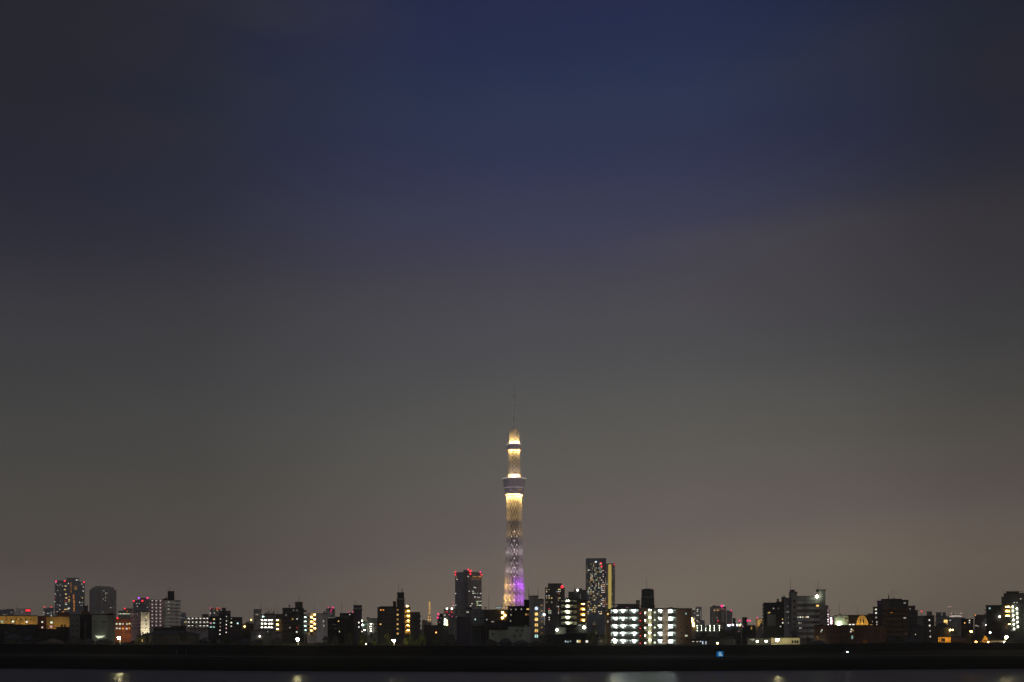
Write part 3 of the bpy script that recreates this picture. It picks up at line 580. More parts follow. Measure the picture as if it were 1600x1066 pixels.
b.gallery(632.4,640.8,[960.6+7.6*i for i in range(5)],7.6,[637.8],'k',85,'yellow',2.6,back='yellow'); b.lamp(636.3,947.2,c='k',st=60,r=.4,out=1)
b.band(590.2,600,[957.2+7.4*i for i in range(5)],3,1.1,'dim').band(652,657.6,[964.4+7.4*i for i in range(5)],3,1.4,'dim').grid(601,619,951,992,4,6,.35,.4,0).grid(642,652,960,992,3,5,.4,.4,0,skip=.2).done()
b = B('low_building', 'dark flat low block beneath the tiny orange lattice tower', 'building', 900, [(662.6,684,977.6)], 12, 'dark'); b.lamp(681.4,988.4,c='o',st=10,r=.4,out=.8).grid(665,682,980,990,4,2,.4,.4,0).done()
b = B('office_block', 'dark stepped block with one pink roof beacon left of the dark glass tower', OFF, 1250, [(683.4,687,963),(687,692.6,959.4)], 14, 'dark'); b.red([(684.8,959.6,'m'),(684,965.2,'m')], 2.6).wins([(687,972.6,'w'),(688.5,966,'w')], 1, 1, st=.7).mast(684.8,960,963,.5).done()
b = B('stair_block', 'small block with two columns of dazzling white stair lamps', APT, 950, [(692.6,701,963.6)], 12, 'dim')
b.lamps([(695.6,968.4),(695.5,971.8),(695.4,975.2)], c='l', st=26, r=.62, out=1.2); b.lamps([(698.4,970),(698.4,973),(698.6,976.4)], c='k', st=16, r=.5, out=1.2); b.band(693.4,700,[970.4,974,977.4],1.4,1,'grey').done()
b = B('office_block', 'hazy pale office block with two white roof floodlights and red lamps below them', OFF, 1900, [(693.2,710.6,951.6)], 20, 'grey')
b.lamps([(698.4,951.2),(706,951.2)], c='w', st=5, r=1.5, out=1, sampled=False); b.red([(697,956.4),(699.2,956.6),(704.8,955.4),(706,957.2),(695,961.2,'w'),(702.4,961,'m'),(706.4,963.4,'m'),(708.2,946,'p'),(707.4,941.8,'m')], 1.1).grid(694,710,953,975,6,7,.5,.4,.06,'w',.4).mast(707.5,941,951.6,.5).done()
b = B('apartment_block', 'light grey five storey block in front of the dark glass tower', APT, 720, [(710.6,728,953),(728,734,951.6,1),(734,757,953.4,-2)], 15, 'mid')
b.wins([(713.2,957,'d'),(721,957,'d'),(725,957,'d'),(742.2,958.6,'d'),(751.4,957.4,'d'),(751.4,966.4,'d'),(713.5,965,'w'),(731.4,956.6,'w'),(742.6,968,'c')], 2.2, 2.6, st=1.6)
b.wl = [q if not (q[0] in (713.5,) and q[4] == 'w') else q[:5]+(1.0, 0) for q in b.wl]; b.win(729.4,956.4,1.4,3,'l',.6); b.block(728,737,950,953,2,6,'dark').grid(712,727,962,974,4,2,.3,.5,0).done()
b = B('low_building', 'unlit dark purple block in front of the light grey block', 'building', 560, [(713.4,735,966)], 10, 'purple'); b.block(714,720,965,966,1,3,'dark').grid(715,733,968.6,980,4,2,.3,.4,0).done()
b = B('apartment_block', 'dark block with amber lamps on its right corner, directly left of the lattice tower foot', APT, 700, [(757,796,953.4)], 15, 'dark')
b.lamps([(785.2,957.2),(789,961.6),(785.2,965.6)], c='a', st=34, r=.62, out=1.5); b.band(782,790.6,[960,965,969.4],2.2,1.3,'brown')
b.wins([(760.6,968.2,'b'),(768.9,971.6,'w'),(771.3,971.6,'w')], 1.4, 1.8, st=.9).tank(758.6,949.6,1.4).mast(763.6,928,953.4,.24).grid(760,782,957,973,6,3,.35,.4,0).done()
b = B('billboard', 'small white lit billboard at the left foot of the lattice tower', 'billboard', 1500, [], 4) if False else None
t = root('billboard', 'small white lit billboard at the left foot of the lattice tower', 'billboard', (X(779,1500), 1500, 2))
MB().box(X(774.4,1500), X(784.2,1500), 1499.6, 1501, Z(951.6,1500), Z(947,1500)).obj('frame', M['metal'], t)
MB().box(X(774.8,1500), X(783.8,1500), 1499.4, 1499.6, Z(951.2,1500), Z(948,1500)).obj('panel', emis('billboard_glow', (.85,.95,.85), .5, False, True), t)
for p in (776,782.4): MB().beam((X(p,1500),1501.3,2),(X(p,1500),1501.3,Z(948,1500)), .7).obj('post', M['metal'], t)
b = B('shed', 'long open sided roofed shed among dark walls below the lattice tower', 'shed', 520, [(734,757,979),(757,800,982,.8)], 9, 'dim', roofcol='dark')
m = MB(); m.box(X(733,520), X(801,520), 515.5, 519.9, Z(975.9,520), Z(975,520)); m.obj('canopy', M['wall_dark'], b.r)
for p in (736.6,750.4,760,782,799): MB().box(X(p,520)-.12, X(p,520)+.12, 515.8, 516.04, 2, Z(975.9,520)).obj('post', M['metal'], b.r)
b.grid(740,756,983,990,4,1,.3,.6,0).grid(772,798,982.4,987,6,1,.4,.7,0).done()
b = B('low_building', 'pale low walled block below the dark shed left of the arched window stair tower', 'building', 500, [(764,793.6,984.6),(793.6,829.4,979.2)], 12, 'green', roofcol='dark')
b.wins([(807.6,985.4,'d'),(815.8,985.4,'d'),(804,994,'d'),(813,993,'d'),(770,991,'d')], 2.8, 3).done()
b = B('apartment_block', 'black apartment block hiding the foot of the lattice tower', APT, 640, [(793.6,819.2,947.8),(819.2,828.6,938)], 14, 'black', roofcol='dark')
b.wins([(798.5,952.4,'w'),(806,952.4,'w'),(814.6,952,'w'),(798.4,960.8,'w'),(797.8,970.6,'w'),(824.8,952,'k'),(822,960.2,'o'),(825.2,960.2,'o'),(821.6,978.4,'w')], 1.5, 2, st=.6)
b.wl[5] = (824.8,952,4.4,1.8,'k',1.3,0); b.wl[6] = (822,960.2,2.4,3.4,'a',.6,0); b.wl[7] = (825.2,960.2,2.4,3.4,'o',.35,0); b.grid(796,828,964,978,6,2,.4,.5,0).done()
b = B('stair_tower', 'grey stair tower with a column of arched lit landings and rooftop masts', APT, 610, [(826.8,841,932.2),(841,849.8,937.6,1)], 12, 'mid', roofcol='dark')
for i, (y, c) in enumerate(((950.6,'b'),(959.5,'k'),(967.7,'k'),(976.4,'k'),(985.2,'k'),(993.8,'c'))):
    m = MB(); k = 610/F; x0, x1 = X(835.7,610), X(840.5,610); z0, z1 = Z(y+2.5,610), Z(y-2.4,610); xm = (x0+x1)/2; rr_ = (x1-x0)/2
    arc = [(xm+rr_*math.cos(a*PI/6), z1-.55+.55*math.sin(a*PI/6)) for a in range(7)]
    pts = [(x0,z0),(x1,z0)]+arc; n = len(pts)
    m.add([(p,609.86,q) for p,q in pts]+[(p,610.1,q) for p,q in pts], [tuple(range(n))[::-1], tuple(range(n,2*n))]+[(i_,(i_+1)%n,n+(i_+1)%n,n+i_) for i_ in range(n)])
    m.obj('arched_opening', litmat(c, 1.25), b.r)
b.wins([(846.6,946+8.6*i,'a') for i in range(6)], 2.6, 2.6, st=.35).wins([(843.2,948.6+8.6*i,'k') for i in range(6)], 1.8, .8, st=.5)
b.lamp(850.2,960.6,c='b',st=14,r=.55,out=1.4).mast(825.8,918,934,.3).mast(840.6,918,934,.3).tank(833,930,.9).tank(836.4,930.2,.8).tank(839,930.4,.7).mast(828,928,933,.2,arms=2).block(842,848,936.4,938,1,4,'dark').done()
b = B('office_block', 'small blue grey block between the two lit residential towers', OFF, 1300, [(888,897,925),(897,904.8,921.4,-3),(904.8,916,922.4)], 16, 'dim')
b.lamp(902.4,922.4,c='w',st=6,r=1.2,out=1.5,sampled=False).block(904,909.6,920,922,1,6,'dark').wins([(892.5,928,'d'),(906.6,930,'w'),(906.6,934,'w')], 1, 1.5, st=.7).mast(897,911,921,.4).grid(905,915,924,948,4,7,.4,.4,.08,'w',.6).done()
b = B('gallery_block', 'five storey block with yellow green lit galleries and an amber stair well', APT, 600, [(873.8,903.4,937.8),(903.4,916.8,938.4,.5)], 15, 'dark')
b.gallery(876.8,901,[944.4+8.8*i for i in range(5)],7.4,[886.8],'l',110,'black',2.0,doors=[880.5,883.4,892.4,894.8],back='beige')
b.gallery(906.4,914.6,[948.6+8.6*i for i in range(4)],6.4,[911.6],'a',80,'black',2.0,back='yellow')
b.lamp(912.8,980.6,c='l',st=30,r=.7,out=2).tank(885,934.4,1.2).block(884,889,935.6,937.6,2,4,'dark').win(906,977,5,2,'w',.4).done()
b = B('low_building', 'low annex with a bright door lamp and a lit canopy below the yellow green galleries', 'building', 560, [(867.6,884.6,980.6)], 10, 'mid', roofcol='dark')
b.lamp(870.4,984.4,c='l',st=26,r=.5,out=2.2).win(878,984.2,8,2.4,'l',.35).done()
b = B('low_building', 'long dark low house with blue white and yellow windows above the levee', HSE, 470, [(852,882,992.4),(882,933.6,990.8)], 10, 'dark')
b.wins([(883.8,1002.4,'b'),(887.4,1003,'c'),(891.4,1002,'b')], 2.2, 3, st=.7).wins([(902.6,1002.2,'l'),(905.6,1002.2,'k'),(916.8,1002.4,'w')], 3.4, 4.4, st=1.3)
b.wl[-1] = (917,1002.4,4.4,4,'w',1.1,0); b.grid(856,880,996,1003,4,1,.3,.6,0).done()

# the floodlit block in the middle
b = B('gallery_block', 'brightly floodlit five storey gallery block with a black octagonal water tower on top', APT, 452, [(944.6,955,952.6,1),(955,1056.4,951.4),(1056.4,1080.4,952)], 16, 'brown', roofcol='dark')
FL = [963+11.75*i for i in range(5)]; FH = 10.9
b.gallery(954.2,998.6,FL,FH,[961.6,973.6,990.6],'z',115,'grey',1.9,pil=(965,982.2,998.4),doors=(957.6,967.4,970,976.6,979.4,985.4,987.6,994.6,996.4),back='pale')
b.gallery(1021,1034.6,FL,FH,[1031],'z',115,'grey',1.9,pil=(1027.4,),doors=(1029,),back='pale')
b.gallery(1043.6,1056.2,FL,FH,[1047.4],'z',115,'grey',1.9,doors=(1053.2,),back='pale')
for i, y in enumerate(FL):
    k = 452/F; m = MB(); cxx = X(1013.6,452); z0 = Z(y+.2,452); z1 = Z(y-8.2,452)
    pts = [(cxx+1.62*math.cos(a), 450.6-1.2*math.sin(a)) for a in [PI*j/10 for j in range(11)]]+[(cxx-1.62,451.9),(cxx+1.62,451.9)]
    m.prism(pts, z0, z1); m.obj('stair_bay', M['wall_beige'], b.r)
    m = MB(); pts2 = [(cxx+(px_-cxx)*1.08, 451+(py_-451)*1.1) for px_, py_ in pts]; m.prism(pts2, z1, z1+.22); m.obj('ledge', M['wall_dim'], b.r)
    b.lamp(1015.4, y-9.6, c='l', st=34, r=1, out=2.9, shape='tube')
    b.lamp(1008, y-5.2, c='l', st=20, r=.2, out=2.2)
    b.win(1023, y-5, 3.6, 5.4, 'l', 1.3, .15)
    b.lamp(1000.5, y-4.6, c='r', st=7, r=.12, out=1.2, name='fire_lamp')
    b.win(1004.6, y-5, 3, 5, 'd'); b.win(1054, y-6, 1, 1.6, 'd')
    MB().box(X(999,452), X(1008,452), 450.4, 451.9, Z(y,452)-.2, Z(y,452)).obj('floor_slab', M['wall_dim'], b.r)
    m = MB(); zt = Z(y,452)                                            # steel escape stair flight
    m.beam((X(1035.2,452),449.6,zt),(X(1042.8,452),449.6,zt+2.9), .16); m.beam((X(1035.2,452),449.6,zt+1),(X(1042.8,452),449.6,zt+3.9), .08)
    m.beam((X(1035.2,452),450.8,zt+2.9),(X(1042.8,452),450.8,zt), .14); m.box(X(1035,452), X(1043.2,452), 449.5, 451, zt-.12, zt)
    m.obj('stair', M['metal'], b.r)
for p in (1034.9,1039,1043.3):
    MB().beam((X(p,452),449.5,2),(X(p,452),449.5,Z(953,452)), .16).obj('post', M['metal'], b.r)
b.wins([(949.4,959.4,'k'),(949.4,971.2,'w'),(1071.6,959,'c'),(1072,993.4,'l')], 2.6, 3, st=1.1)
b.wl[-3] = b.wl[-3][:2]+(2.2,4)+b.wl[-3][4:]; b.wl[-1] = b.wl[-1][:2]+(4.4,3)+b.wl[-1][4:]; b.grid(1060,1078,975,1003,2,3,.25,.3,0)
m = MB(); cxx = X(1012,452); oc = lambda r, z0, z1: m.prism([(cxx+r*math.cos(PI/8+i*PI/4), 459+r*math.sin(PI/8+i*PI/4)) for i in range(8)], z0, z1)
oc(2.85, Z(947,452), Z(932.8,452)); oc(2.7, Z(932.4,452), Z(920.2,452)); oc(1.7, Z(920.2,452), Z(919.2,452)); m.obj('water_tower', M['wall_dark'], b.r)
MB().prism([(cxx+2.9*math.cos(PI/8+i*PI/4), 459+2.9*math.sin(PI/8+i*PI/4)) for i in range(8)], Z(932.8,452), Z(932.4,452)).obj('ledge', M['wall_pale'], b.r)
b.block(1001,1023,946.6,951,4,8,'dark').mast(1010.4,901,919.5,.12).block(1046.4,1050.6,950,951,2,3,'dark')
m = MB()
for p in range(962,1001,3): m.beam((X(p,452),455,Z(951,452)),(X(p,452),455,Z(947,452)), .05)
m.beam((X(962,452),455,Z(947,452)),(X(1000,452),455,Z(947,452)), .07); m.beam((X(962,452),455,Z(949,452)),(X(1000,452),455,Z(949,452)), .05); m.obj('roof_railing', M['metal'], b.r); b.done()
b = B('office_block', 'long grey flat roofed building just behind the roof of the floodlit block', OFF, 800, [(962,996,944.4),(994,999.6,938.8)], 14, 'dim')
b.wins([(978.6,949.4,'m'),(980.4,949.4,'p'),(963.6,946.4,'w'),(997,943,'k')], 1.4, 1.0, st=.8).band(963,994,[945.4],.8,.4,'grey','ledge').done()
b = B('stair_block', 'narrow stair well with yellow lamps at the right edge of the floodlit block', APT, 690, [(1077.6,1087,970.6)], 10, 'grey')
b.lamps([(1080.4,966.6),(1080.2,970.8),(1083.2,974.4),(1083.6,977.8)], c='k', st=30, r=.55, out=1.4).lamps([(1078.4,969),(1082.4,969)], c='k', st=16, r=.4, out=1.4).band(1078,1086,[968.6,972.4,976.4],1.6,1.2,'pale').done()
b = B('parking_garage', 'long open parking garage with three rows of small greenish lamps', 'parking garage', 1500, [(1078,1131,976.8)], 26, 'grey', roofcol='mid')
b.gallery(1079,1130,[980.6,984.2,987.8],3.4,[1083,1089.4,1096,1102.6,1109.4,1116,1124],'l',34,'mid',3.0,pil=(1086,1099,1112,1126),shape='ball'); b.red([(1127,980.2,'o')], 2).done()
b = B('narrow_tower', 'slim dark building with a lit white left edge near the pale hazy tower', OFF, 1500, [(1143.6,1145,967),(1145,1149.6,966.4)], 12, 'dark'); b.wins([(1144.3,968+2.3*i,'c') for i in range(5)], 1, 1.4, st=.7).done()
b = B('narrow_tower', 'square dark building standing alone above the low dark rooftops right of centre', OFF, 1300, [(1159.8,1167.6,965)], 12, 'dark'); b.grid(1160.5,1167,967,977,3,4,.4,.4,0).done()
b = B('low_building', 'low dark strip building with a row of white yard lamps on its roof', 'building', 900, [(1135,1180,977.6)], 12, 'dark')
b.lamps([(1138,977.2),(1139.8,977.2),(1145,976.6),(1152,977)], c='b', st=9, r=.65, out=1).lamp(1156,977.2,c='k',st=9,r=.6,out=1).lamp(1157.6,975.6,c='b',st=5,r=.5,out=1).red([(1155.6,969.8,'m'),(1167.8,969.8,'m'),(1172,970,'m')], 2.4).mast(1155.6,970,978,.4)
b.red([(1160.6,978.6,'p')], 1).done()
b = B('low_building', 'low block with a tall amber lit recess left of the dark apartment block', 'building', 800, [(1164,1184,980)], 12, 'dark'); b.win(1174.2,981.6,2,5,'a',.8).wins([(1154.4,986.4,'p')], 2, 1.4, st=.9).win(1174.6,979.4,2.4,1.2,'k',1.2).done()
b = B('stair_block', 'grey block with three glowing amber landings left of the dark apartment block', APT, 720, [(1181,1191,968)], 12, 'mid')
b.gallery(1187,1191.6,[972.2,975.8,979],3.4,[1189.6],'a',150,'grey',1.6).red([(1183.2,965.6,'m')], 1.8).mast(1183.2,966,968,.3).done()
b = B('apartment_block', 'dark apartment block with jagged left balconies and a pale blank sign board', APT, 690, [(1192.6,1213,942.6),(1213,1226,941.2)], 15, 'dark')
b.band(1191,1194,[947+5.2*i for i in range(7)],2.2,1.4,'dim').wins([(1202.6,957.2,'k'),(1200.6,957.6,'y'),(1208.6,950.8,'w'),(1216.4,950.8,'w'),(1222.6,967.6,'a'),(1223,973.4,'w'),(1219.6,979,'w')], 2.2, 2.4, st=1.1)
b.wl[2] = b.wl[2][:5]+(.35, 0); b.wl[3] = b.wl[3][:5]+(.2, 0)
MB().box(X(1199,690), X(1212,690), 688.4, 689.2, Z(978,690), Z(960.4,690)).obj('sign_board', M['wall_mid'], b.r)
b.block(1214,1217,936.6,942,1,4,'dark').tank(1225,931.4,1).block(1221,1228,933.6,941.4,2,5,'dim').grid(1196,1224,945,990,7,8,.4,.4,0).done()
b = B('apartment_block', 'large grey eight storey block with pale balcony bands and two roof towers', APT, 600, [(1225,1236.6,935.2,1),(1236.6,1245,925.8,-2),(1245,1279.6,932.4),(1279.6,1289.6,922.6,-1),(1289.6,1293.4,947)], 18, 'mid', roofcol='dim')
YS = [943.2+8.9*i for i in range(7)]
b.band(1245.4,1281,YS,3.9,1.4,'pale').wins([(1277.4,946.6,'a')], 4.6, 3, st=1.5).wins([(1246.4,964.4,'l'),(1248.6,964.4,'w'),(1250.9,964.4,'w'),(1254.4,964.4,'l'),(1258.4,964.4,'k'),(1261,964.2,'w'),(1263,964.2,'w')], 1.6, 2.6, st=1.2).wins([(1248.4,973.4,'l'),(1251.6,973.4,'w'),(1249.4,981.6,'l'),(1251.6,981.4,'w'),(1230.6,947.4,'b'),(1228.6,956.2,'w'),(1231.2,956,'w'),(1231.6,965,'w'),(1231.6,973.4,'w')], 1.3, 2.6, st=.9)
b.wl[-5:] = [q[:5]+(.35, 0) for q in b.wl[-5:]]
for y in (939.5,949,958.4,967.4,976): b.win(1241, y, 3, 4, 'd', 1)
b.grid(1250,1278,935.4,990,7,6,.6,.33,0).lamp(1276.5,932.4,c='l',st=22,r=.75,out=2)
b.block(1232.6,1243.6,925.4,935,-1,6,'mid').block(1234.6,1241.4,922.4,925.8,0,5,'dark').mast(1234.6,904,924,.22).mast(1278.4,906,924,.22).mast(1238,918,923,.16).tank(1282.6,922.4,1.3).block(1275.4,1278,922,925.4,0,3,'dark').mast(1288.4,920.6,923,.3)
m = MB()
for i in range(6):
    ya = 947+8.2*i; P = [(1280.6,ya+8),(1294,ya),(1294,ya+4.2),(1280.6,ya+12)]
    q = [(X(p,600),597.2,Z(y,600)) for p, y in P]+[(X(p,600),598.6,Z(y,600)) for p, y in P]
    m.add(q, [(0,1,2,3)[::-1],(4,5,6,7),(0,1,5,4),(1,2,6,5),(2,3,7,6),(3,0,4,7)])
m.obj('stair', M['wall_mid'], b.r); b.done()
b = B('stair_block', 'slim block with a column of six white violet lamps behind the large banded block', APT, 800, [(1289.6,1296.6,953.4)], 10, 'dim')
b.lamps([(1292.5,955.4),(1292.7,959.8),(1292.9,964),(1293,968),(1293,972.2),(1293,976.4)], c='q', st=11, r=.6, out=1.2).band(1290,1296.4,[957.6+4.2*i for i in range(5)],1.4,1,'grey').done()
b = B('stair_block', 'small block with three rounded white landings beside the column of violet lamps', APT, 850, [(1296.6,1303.4,964.2)], 10, 'dim')
b.lamps([(1298.6,966.2),(1299,970.2),(1298.8,973.8)], c='q', st=12, r=.55, out=1.2).band(1297,1301.6,[968.4,972.4,975.8],1.4,1,'pink').done()
b = B('warehouse', 'pale green wall building with a round floodlight beside the yellow arch', 'warehouse', 640, [(1304,1325.6,962.2)], 14, 'green', roofcol='dim')
b.lamp(1310.8,975.4,c='l',st=60,r=.75,out=1.2).wins([(1306,964,'d'),(1316,964,'d'),(1320.6,967,'d'),(1323.4,967,'d')], 1.6, 1.4).lamp(1320,984,c='k',st=330,r=.3,out=7).lamp(1308,984,c='l',st=160,r=.3,out=7).tank(1312.6,960.2,1.4).mast(1311.2,941,962,.18).mast(1321.4,957,962,.15).done()
b = B('hall', 'dark hall with a glowing yellow parabolic arch wall and two slit windows', 'hall', 640, [(1325.6,1363,961.8)], 16, 'black', roofcol='dark')
m = MB(); pts = []
for i in range(25):
    u = -1+2*i/24; pts.append((1346.9+10.8*u, 961.4+17.0*abs(u)**2.6))
n = len(pts); q = [(X(p,640),639.3,Z(y,640)) for p, y in pts]+[(X(p,640),640.2,Z(y,640)) for p, y in pts]
m.add(q, [tuple(range(n)), tuple(range(n,2*n))[::-1]]+[(i,(i+1)%n,n+(i+1)%n,n+i) for i in range(n)]); m.obj('arch_wall', M['wall_yellow'], b.r)
for p, s_ in ((1345,1),(1349,-1)):
    m = MB(); m.lathe([(.08,-1.25),(.33,-.6),(.4,0),(.33,.6),(.08,1.25)], 10, (X(p,640),639.3,Z(970.6,640))); m.obj('slit_window', M['d'], b.r)
for p in (1340,1347,1354): b.lamp(p, 981, c='a', st=130, r=.3, out=5)
b.wins([(1328,976.4,'w'),(1333.4,976.4,'w')], 3.8, 2.6, st=1.6).win(1361.2,976.6,4.4,1.2,'k',1.2).mast(1340.2,947,962,.18).done()
b = B('apartment_block', 'slim block with a column of white windows left of the big dark stepped block', APT, 780, [(1356,1364,959.6,2),(1364,1373.4,949)], 12, 'dark')
b.wins([(1368.6,952.4,'w'),(1368.8,958,'w'),(1369,965,'w'),(1370.8,972,'w'),(1370.8,976,'w'),(1361,966,'c'),(1362,971.4,'w')], 3.2, 2.8, st=1.0).wins([],1,1).done()
b.r['label'] = 'slim block with a column of white windows left of the big dark stepped block'
b = B('long_building', 'long unlit dark brown building in front of the yellow arch with teal windows', 'building', 470, [(1271.6,1385.4,978)], 12, 'brown', roofcol='dark')
b.wins([(1284,984.6,'l'),(1282.6,987,'w'),(1330.4,983.6,'l'),(1329.4,987,'w'),(1331.4,996,'c'),(1277.4,996.4,'o'),(1333,985.4,'k')], 2.4, 2.6, st=.9)
b.wl[4] = (1331.6,995.8,3,6,'c',1.0,0); b.wl[5] = (1277.4,996,1.4,4.6,'o',.4,0); b.win(1351.6,1002.8,8,6,'o',.03); b.grid(1290,1326,983,1002,7,2,.25,.35,0).grid(1340,1382,983,996,7,2,.25,.35,0)
for p in (1296,1318,1362): MB().box(X(p,470)-.1, X(p,470)+.1, 469.6, 469.85, 2, Z(979,470)).obj('pipe', M['metal'], b.r)
b.lamp(1278.8,1004.6,c='l',st=22,r=.32,out=2).done()
b = B('apartment_block', 'big dark stepped block with brownish balcony bands, one orange and two white windows', APT, 600, [(1370.6,1377.4,939.6),(1377.4,1408.6,937.6,-1.4),(1408.6,1419.2,938.6)], 17, 'dim', roofcol='dark')
b.band(1378.4,1408,[945+8+8.1*i for i in range(6)],3.4,1.3,'brown').band(1408.8,1419,[953+8.1*i for i in range(6)],3,.6,'brown')
b.wins([(1392.9,958.6,'o'),(1413.7,966.6,'w'),(1415.6,992,'w')], 4.2, 3.6, st=1.5).win(1393.4,960,3,2.4,'a',1.5,.05).win(1391.4,966.4,1,1.4,'w',.7).win(1413.6,942.4,4.2,2.8,'w',.22).win(1374.6,942.4,4,1.8,'v',.12)
b.grid(1380,1408,946,996,6,6,.6,.34,0).grid(1410,1418,948,990,2,5,.5,.4,0).mast(1388.6,929,938,.9).mast(1393.4,921,938,.2).mast(1397.6,923,938,.2).tank(1395.6,935,1).tank(1399,936,1).block(1377.6,1408.6,936.6,937.7,1,8,'dark').done()
b = B('apartment_block', 'dark unlit block stepping down at the right side of the big stepped block', APT, 680, [(1419.2,1430,947.4),(1430,1434,954.4)], 14, 'dim', roofcol='dark')
b.win(1422,951.4,2.4,1.8,'w',.5).grid(1420,1433,956,990,3,5,.5,.5,0).mast(1427.6,944,948,.2).done()
b = B('office_block', 'hazy box roofed pale building left of the hip roofed pair', OFF, 1100, [(1434,1448,962.6),(1448,1456.4,956.2),(1456.4,1460,962)], 16, 'grey'); b.grid(1436,1447,964,972,5,2,.5,.5,.1,'w',.25).red([(1440,955.4,'r')], 2).mast(1440,955.6,963,.4).done()
b = B('office_block', 'hazy pale building with twin roof boxes and a glowing warm wall panel', OFF, 900, [(1462,1482.4,963.6)], 16, 'mid'); b.block(1462.4,1471,957.4,963.4,2,8,'slate').block(1472.6,1477.8,957.4,963.4,2,8,'slate')
b.win(1477.6,970.8,6.6,5,'k',2.0).win(1478.6,975.6,5,4.4,'k',.6).win(1484.6,969.4,3,.8,'w',.9).wins([(1465.6,969,'d'),(1469.6,969,'d')], 2.4, 2).done()
def hip(name, label, px0, px1, ytop, yeave, Y, dep=9, col='dim', rcol='roof_tile', wins=(), cat=HSE, group=None, gable=False, st=1.0, lamps=()):
    """house with a hipped or gabled roof with eaves, porch slab and windows"""
    x0, x1 = X(px0,Y), X(px1,Y); ze = Z(yeave,Y); zt = Z(ytop,Y); t = root(name, label, cat, ((x0+x1)/2, Y, 2), group); e = .45; face_camera(t)
    MB().box(x0, x1, Y, Y+dep, 2, ze).obj('wall', M['wall_'+col], t)
    m = MB(); xm = (x0+x1)/2; ym = Y+dep/2; hx = (x1-x0)/2
    if gable: # gable end faces the river
        m.add([(x0-e,Y-e,ze-.1),(x1+e,Y-e,ze-.1),(x1+e,Y+dep+e,ze-.1),(x0-e,Y+dep+e,ze-.1),(xm,Y-e,zt),(xm,Y+dep+e,zt),(x0-e,Y-e,ze-.3),(x1+e,Y-e,ze-.3),(x1+e,Y+dep+e,ze-.3),(x0-e,Y+dep+e,ze-.3)],
              [(0,4,5,3),(1,2,5,4),(2,3,5),(0,3,9,6),(1,7,8,2),(2,8,9,3),(6,9,8,7),(0,6,7,1)])
        g = MB(); g.add([(x0,Y-.02,ze-.2),(x1,Y-.02,ze-.2),(xm,Y-.02,zt-.25),(x0,Y-.3,ze-.2),(x1,Y-.3,ze-.2),(xm,Y-.3,zt-.25)], [(0,1,2)[::-1],(3,4,5),(0,3,5,2),(1,2,5,4),(0,1,4,3)]); g.obj('gable', M['wall_'+col], t)
    else:
        q = min(hx*.55, dep*.5)
        m.add([(x0-e,Y-e,ze),(x1+e,Y-e,ze),(x1+e,Y+dep+e,ze),(x0-e,Y+dep+e,ze),(x0+q,ym,zt),(x1-q,ym,zt),(x0-e,Y-e,ze-.2),(x1+e,Y-e,ze-.2),(x1+e,Y+dep+e,ze-.2),(x0-e,Y+dep+e,ze-.2)],
              [(0,1,5,4),(1,2,5),(2,3,4,5),(3,0,4),(0,6,7,1),(1,7,8,2),(2,8,9,3),(3,9,6,0),(6,9,8,7)])
    m.obj('roof', M[rcol if rcol.startswith('roof') else 'wall_'+rcol], t)
    k = Y/F
    ws = list(wins) or [(px0+(px1-px0)*f, yeave+1.5/k*.9, 1.6/k, 1.1/k, 'd') for f in (.25,.7)]
    for q in ws:
        o = bpy.data.objects.new('window', winmesh(q[4], q[5] if len(q) > 5 else st)); C.objects.link(o); o.parent = t
        o.location = Vector((X(q[0],Y), Y, Z(q[1],Y)))-t.location; o.scale = (q[2]*k, 1, q[3]*k)
        if gable and q[1] < yeave+1/k: o.location.y -= .3
    for px, py, c, s, r in lamps:
        o = bpy.data.objects.new('lamp', lampmesh(c, s, 'ball')); C.objects.link(o); o.parent = t; o.location = Vector((X(px,Y), Y-1.2, Z(py,Y)))-t.location; o.scale = (r,r,r)
    return t
hip('hip_roof_house', 'dark hip roofed block left of the four lit stair windows', 1408, 1442, 974.4, 980, 600, 12, 'dim', wins=[(1430.6,991.4,1.6,1.8,'w',1.5),(1415,986,2.4,2.4,'d'),(1424,986,2.4,2.4,'d')], cat='building')
b = B('stair_block', 'dark stair tower with four white windows in a column between two hip roofs', APT, 598, [(1442.4,1459.6,965.4)], 11, 'dim', roofcol='dark')
b.wins([(1452.1,969,'w'),(1452.6,977.6,'w'),(1453,986.2,'w'),(1453.6,994.8,'w')], 2.4, 2.6, st=1.5).block(1446,1457,963.4,965.4,1,5,'dark').done()
hip('hip_roof_house', 'dark hip roofed block right of the four lit stair windows', 1460, 1484, 974, 980, 602, 12, 'dim', wins=[(1466,986,2.4,2.4,'d'),(1474,986,2.4,2.4,'d')], cat='building', lamps=[(1484.6,984.6,'k',30,.45),(1488.4,984.4,'a',20,.35)])
b = B('office_block', 'faint grey block near the distant arc of stadium lights', OFF, 1500, [(1483,1500.4,966.8),(1500.4,1502,968)], 16, 'mid'); b.grid(1484,1500,969,982,6,5,.5,.4,.05,'w',.3).done()
b = B('apartment_block', 'small dark block with an orange and two white windows on the right', APT, 850, [(1501.6,1521,967.8),(1504,1508,966.2)], 14, 'dark'); b.wins([(1507.4,973.4,'a'),(1514.8,969.6,'w'),(1514.8,973,'w')], 2, 2, st=1.3).grid(1503,1520,976,986,5,2,.4,.4,0).done()
b = B('apartment_block', 'dark low block with two slanting white floor lights left of the right edge group', APT, 760, [(1522.6,1540.4,961.4)], 14, 'dark'); b.wins([(1525,977.8,'w'),(1528,978.4,'w'),(1541.2,968.6,'b')], 2.6, 1.4, st=1.2).lamp(1541.4,976.4,c='w',st=30,r=.6,out=2).grid(1524,1539,964,984,4,4,.4,.4,0).red([(1524,961.4,'o')], 1.4).done()
